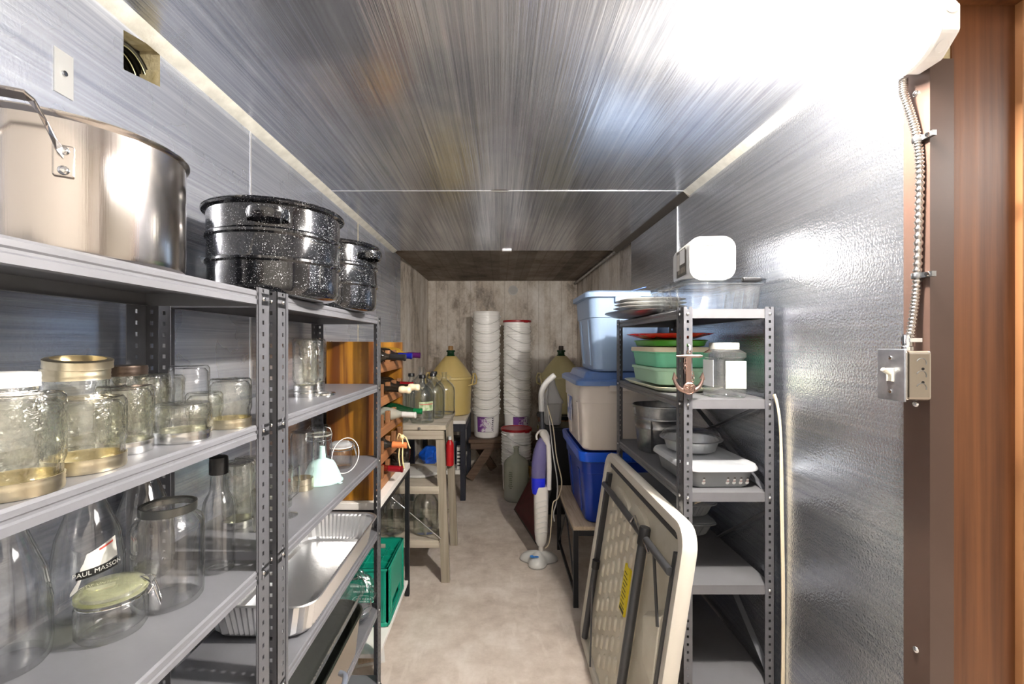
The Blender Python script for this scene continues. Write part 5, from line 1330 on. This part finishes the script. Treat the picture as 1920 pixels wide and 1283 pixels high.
MB().lathe([(.0455, .160), (.0470, .161), (.0470, .180), (.0455, .183), (0, .183)], 44).build('screw_lid', mat('translucent_white_lid', '#b3b3ae', .35), pj, smooth=38)
jl = MB().box(-.022, .046, -.0562, -.0550, .030, .122).build('paper_label', PAPER, pj)
MB().box(-.022, .046, -.0570, -.0563, .031, .052).build('green_band', mat('pale_green_print2', '#d3dc9e', .6, col2='#e8ebd8', vs_=30), jl)
MB().box(.022, .044, -.0570, -.0563, .056, .084).build('printed_photo', mat('soft_green_photo', '#b9cdb0', .6, col2='#e6d98a', vs_=50), jl)
MB().box(-.0565, -.055, -.040, .035, .035, .125).build('side_label', mat('thin_white_label', '#cfd2d2', .6), pj)
# anchor bottle opener hanging from the post
an = thing('anchor_ornament', 'antique copper anchor ornament with chain hanging on the right rack post', 'ornament', (.592, 1.452, 1.425))
an.location = (.603, 1.456, 1.421)
MB().box(-.0085, .0085, -.006, .004, -.058, .034).build('shank', COPPER, an, bevel=.002)
MB().lathe([(0, -.043), (.003, -.042), (.0055, -.012), (.0055, .028), (.0065, .030), (.003, .042), (0, .043)], 14, axis='x', c=(.003, -.002, .030)).build('stock', COPPER, an, smooth=50)
arm = smooth_path([(-.046, -.002, -.030), (-.043, -.002, -.052), (-.028, -.002, -.074), (0, -.002, -.084), (.028, -.002, -.074), (.043, -.002, -.052), (.046, -.002, -.030)], 5)
nn_ = len(arm)
MB().tube(arm, [.0025+.0055*math.sin(PI*i/(nn_-1)) for i in range(nn_)], 10).build('arms', COPPER, an, smooth=60)
for s in (-1, 1): MB().loft([[(s*.046, -.005, -.022), (s*.035, -.005, -.042), (s*.052, -.005, -.046)], [(s*.046, .001, -.022), (s*.035, .001, -.042), (s*.052, .001, -.046)]], True, True).build('fluke', COPPER, an)
MB().lathe([(.020, 0), (.020, -.006), (.017, -.008), (.016, -.006), (0, -.006)], 28, axis='y', c=(0, -.004, -.073)).build('medallion', COPPER, an, smooth=40)
for k in range(3): MB().tube(smooth_path([(-.013, -.0115, -.078+.006*k), (-.004, -.012, -.073+.005*k), (.004, -.012, -.079+.006*k), (.013, -.0115, -.073+.005*k)], 4), .0018, 6).build('knot_relief', COPPER, an, smooth=60)
for k, (x, z) in enumerate(((-.011, .016), (-.0135, .004), (-.012, -.008), (-.010, -.020), (.012, -.026), (.015, -.036), (.013, -.046))):
    n = 12; MB().tube([(x+.0035*math.cos(2*PI*i/n), -.004+(.003*math.cos(2*PI*i/n) if k % 2 else 0), z+.0065*math.sin(2*PI*i/n)) for i in range(n)], .0014, 6, True).build('chain_link', COPPER, an, smooth=60)
MB().tube([(.002+.0065*math.cos(2*PI*i/14), -.003, .043+.0065*math.sin(2*PI*i/14)) for i in range(14)], .0022, 6, True).build('hanging_ring', COPPER, an, smooth=60)
MB().tube([(.002, -.006, .048), (.004, -.004, .062), (.004, .006, .066)], .0028, 8).build('hook', WHITE, an, smooth=60)
# third shelf
gb = thing('galvanised_pail', 'galvanised metal pail at the far end of the third right shelf', 'bucket', (.722, 2.06, T3+.001))
MB().lathe([(0, .002), (.088, .002), (.090, 0), (.092, .004), (.104, .10), (.1065, .104), (.1065, .110), (.105, .113), (.1085, .142), (.111, .145), (.111, .151), (.109, .154), (.114, .198), (.118, .200), (.118, .205), (.114, .207), (.111, .200), (.088, .008), (0, .006)], 52).build('pail_body', GALV, gb, smooth=36)
for s in (-1, 1): MB().box(s*.114-.004, s*.114+.004, -.014, .014, .165, .195).build('bail_ear', GALV, gb)
MB().box(-.066, -.058, -.088, -.082, .01, .195).build('seam', GALV, gb).rotation_euler = (0, 0, .0)
cs = thing('casserole_dish', 'lidded translucent dish printed with small snowmen on third right shelf', 'food container', (.735, 1.66, T3+.001), .02)
W_, L_ = .245, .33
MB().loft([rrect(W_-.05, L_-.05, .035, .0005, 6), rrect(W_-.04, L_-.04, .04, .004, 6), rrect(W_-.012, L_-.012, .05, .054, 6), rrect(W_, L_, .052, .056, 6), rrect(W_, L_, .052, .062, 6)], True).build('dish_body', TRANSL, cs, smooth=40)
MB().loft([rrect(W_+.004, L_+.004, .054, .058, 6), rrect(W_+.018, L_+.018, .06, .060, 6), rrect(W_+.018, L_+.018, .06, .066, 6), rrect(W_+.006, L_+.006, .055, .076, 6), rrect(W_-.03, L_-.03, .05, .077, 6), rrect(W_-.045, L_-.045, .045, .072, 6)], True, True).build('snap_lid', mat('milky_lid', '#b4b8bc', .35), cs, smooth=40)
HATM = mat('print_dark', '#3b3230', .6); 
def smx(u, v): # front face of the dish (towards the camera), leaning outward
    return (u, -(L_/2-.020)-.0145*(v/.05)-.0012, .006+v)
for k, u in enumerate((-.062, .018, .040, .062, .084, .108)):
    sm = MB()
    for cv, rr in ((.012, .0062), (.0215, .0045)):
        sm.add([smx(u+rr*math.cos(2*PI*i/14), cv+rr*math.sin(2*PI*i/14)) for i in range(14)], [tuple(range(14))])
    if abs(u) > .098: continue
    o = sm.build('printed_snowman', PAPER, cs)
    hm = MB(); hm.add([smx(u-.0035, .0255), smx(u+.0035, .0255), smx(u+.003, .031), smx(u-.003, .031)], [(0, 1, 2, 3)])
    hm.build('snowman_hat', HATM, o)
    hm = MB(); hm.add([smx(u-.004, .0168), smx(u+.004, .0168), smx(u+.004, .0188), smx(u-.004, .0188)], [(0, 1, 2, 3)]); hm.v = [(x, y-.0006, z) for x, y, z in hm.v]
    hm.build('snowman_scarf', REDF, o)
rpn = thing('foil_pan', 'round foil pan with clear fluted dome lid on the casserole dish', 'foil pan', (.728, 1.735, T3+.0785))
MB().lathe([(0, .001), (.080, .001), (.086, .004), (.098, .040), (.110, .042), (.112, .044), (.109, .046), (.098, .044), (.084, .008), (0, .005)], 60).build('pan_body', ALU, rpn, smooth=40)
mbd = MB(); Ld = []
for z, rr, am in ((.047, .114, 0), (.050, .110, 0), (.054, .104, .0015), (.070, .096, .0015), (.074, .090, 0), (.076, .05, 0), (.076, .01, 0)):
    Ld.append([((rr+(am if (i//2) % 2 else -am))*math.cos(2*PI*i/120), (rr+(am if (i//2) % 2 else -am))*math.sin(2*PI*i/120), z) for i in range(120)])
mbd.loft(Ld, False, True).build('dome_lid', CLEAR, rpn, smooth=50)
# below: trays seen in the dark of the fourth gap
for k, (z, lab) in enumerate(((.712, 'lower clear plastic tray stacked deep on the fourth right shelf'), (.790, 'upper clear plastic tray stacked deep on the fourth right shelf'))):
    q = thing('stacked_tray', lab, 'tray', (.735, 2.02, z), .02*k, 'clear trays deep on the fourth right shelf')
    ribbed_pan(q, .25, .42, .06, TRANSL, .012, .02, .04, 'tray_body')
    MB().loft([rrect(.262, .432, .045, .061, 5), rrect(.27, .44, .048, .064, 5), rrect(.262, .432, .045, .068, 5), rrect(.20, .37, .03, .070, 5)], False, True).build('tray_lid', TRANSL, q, smooth=40)
# extension cord hanging at the wall side
xc = thing('extension_cord', 'looped cream extension cord hanging between right rack and foil wall', 'cord', (.885, 1.44, 0))
for k, P in enumerate((((-.010, .010, 1.33), (-.004, .002, 1.29), (.000, -.006, 1.20), (.0, -.008, 1.0), (.003, -.010, .75), (.006, -.006, .5), (.002, -.004, .25), (.0, 0, .012)),
                       ((-.010, .014, 1.328), (.001, .004, 1.27), (.005, -.002, 1.15), (.006, -.006, .95), (.0085, -.008, .72), (.0105, -.004, .45), (.008, 0, .22), (.008, .01, .012)))):
    MB().tube(smooth_path(P, 8), .0038, 8).build('cord_strand', CORD, xc, smooth=60)
MB().tube(smooth_path([(-.02, .50, 1.0), (-.03, .40, .93), (-.05, .36, .89), (-.12, .35, .862)], 6), .0038, 8).build('cord_tail', CORD, xc, smooth=60)
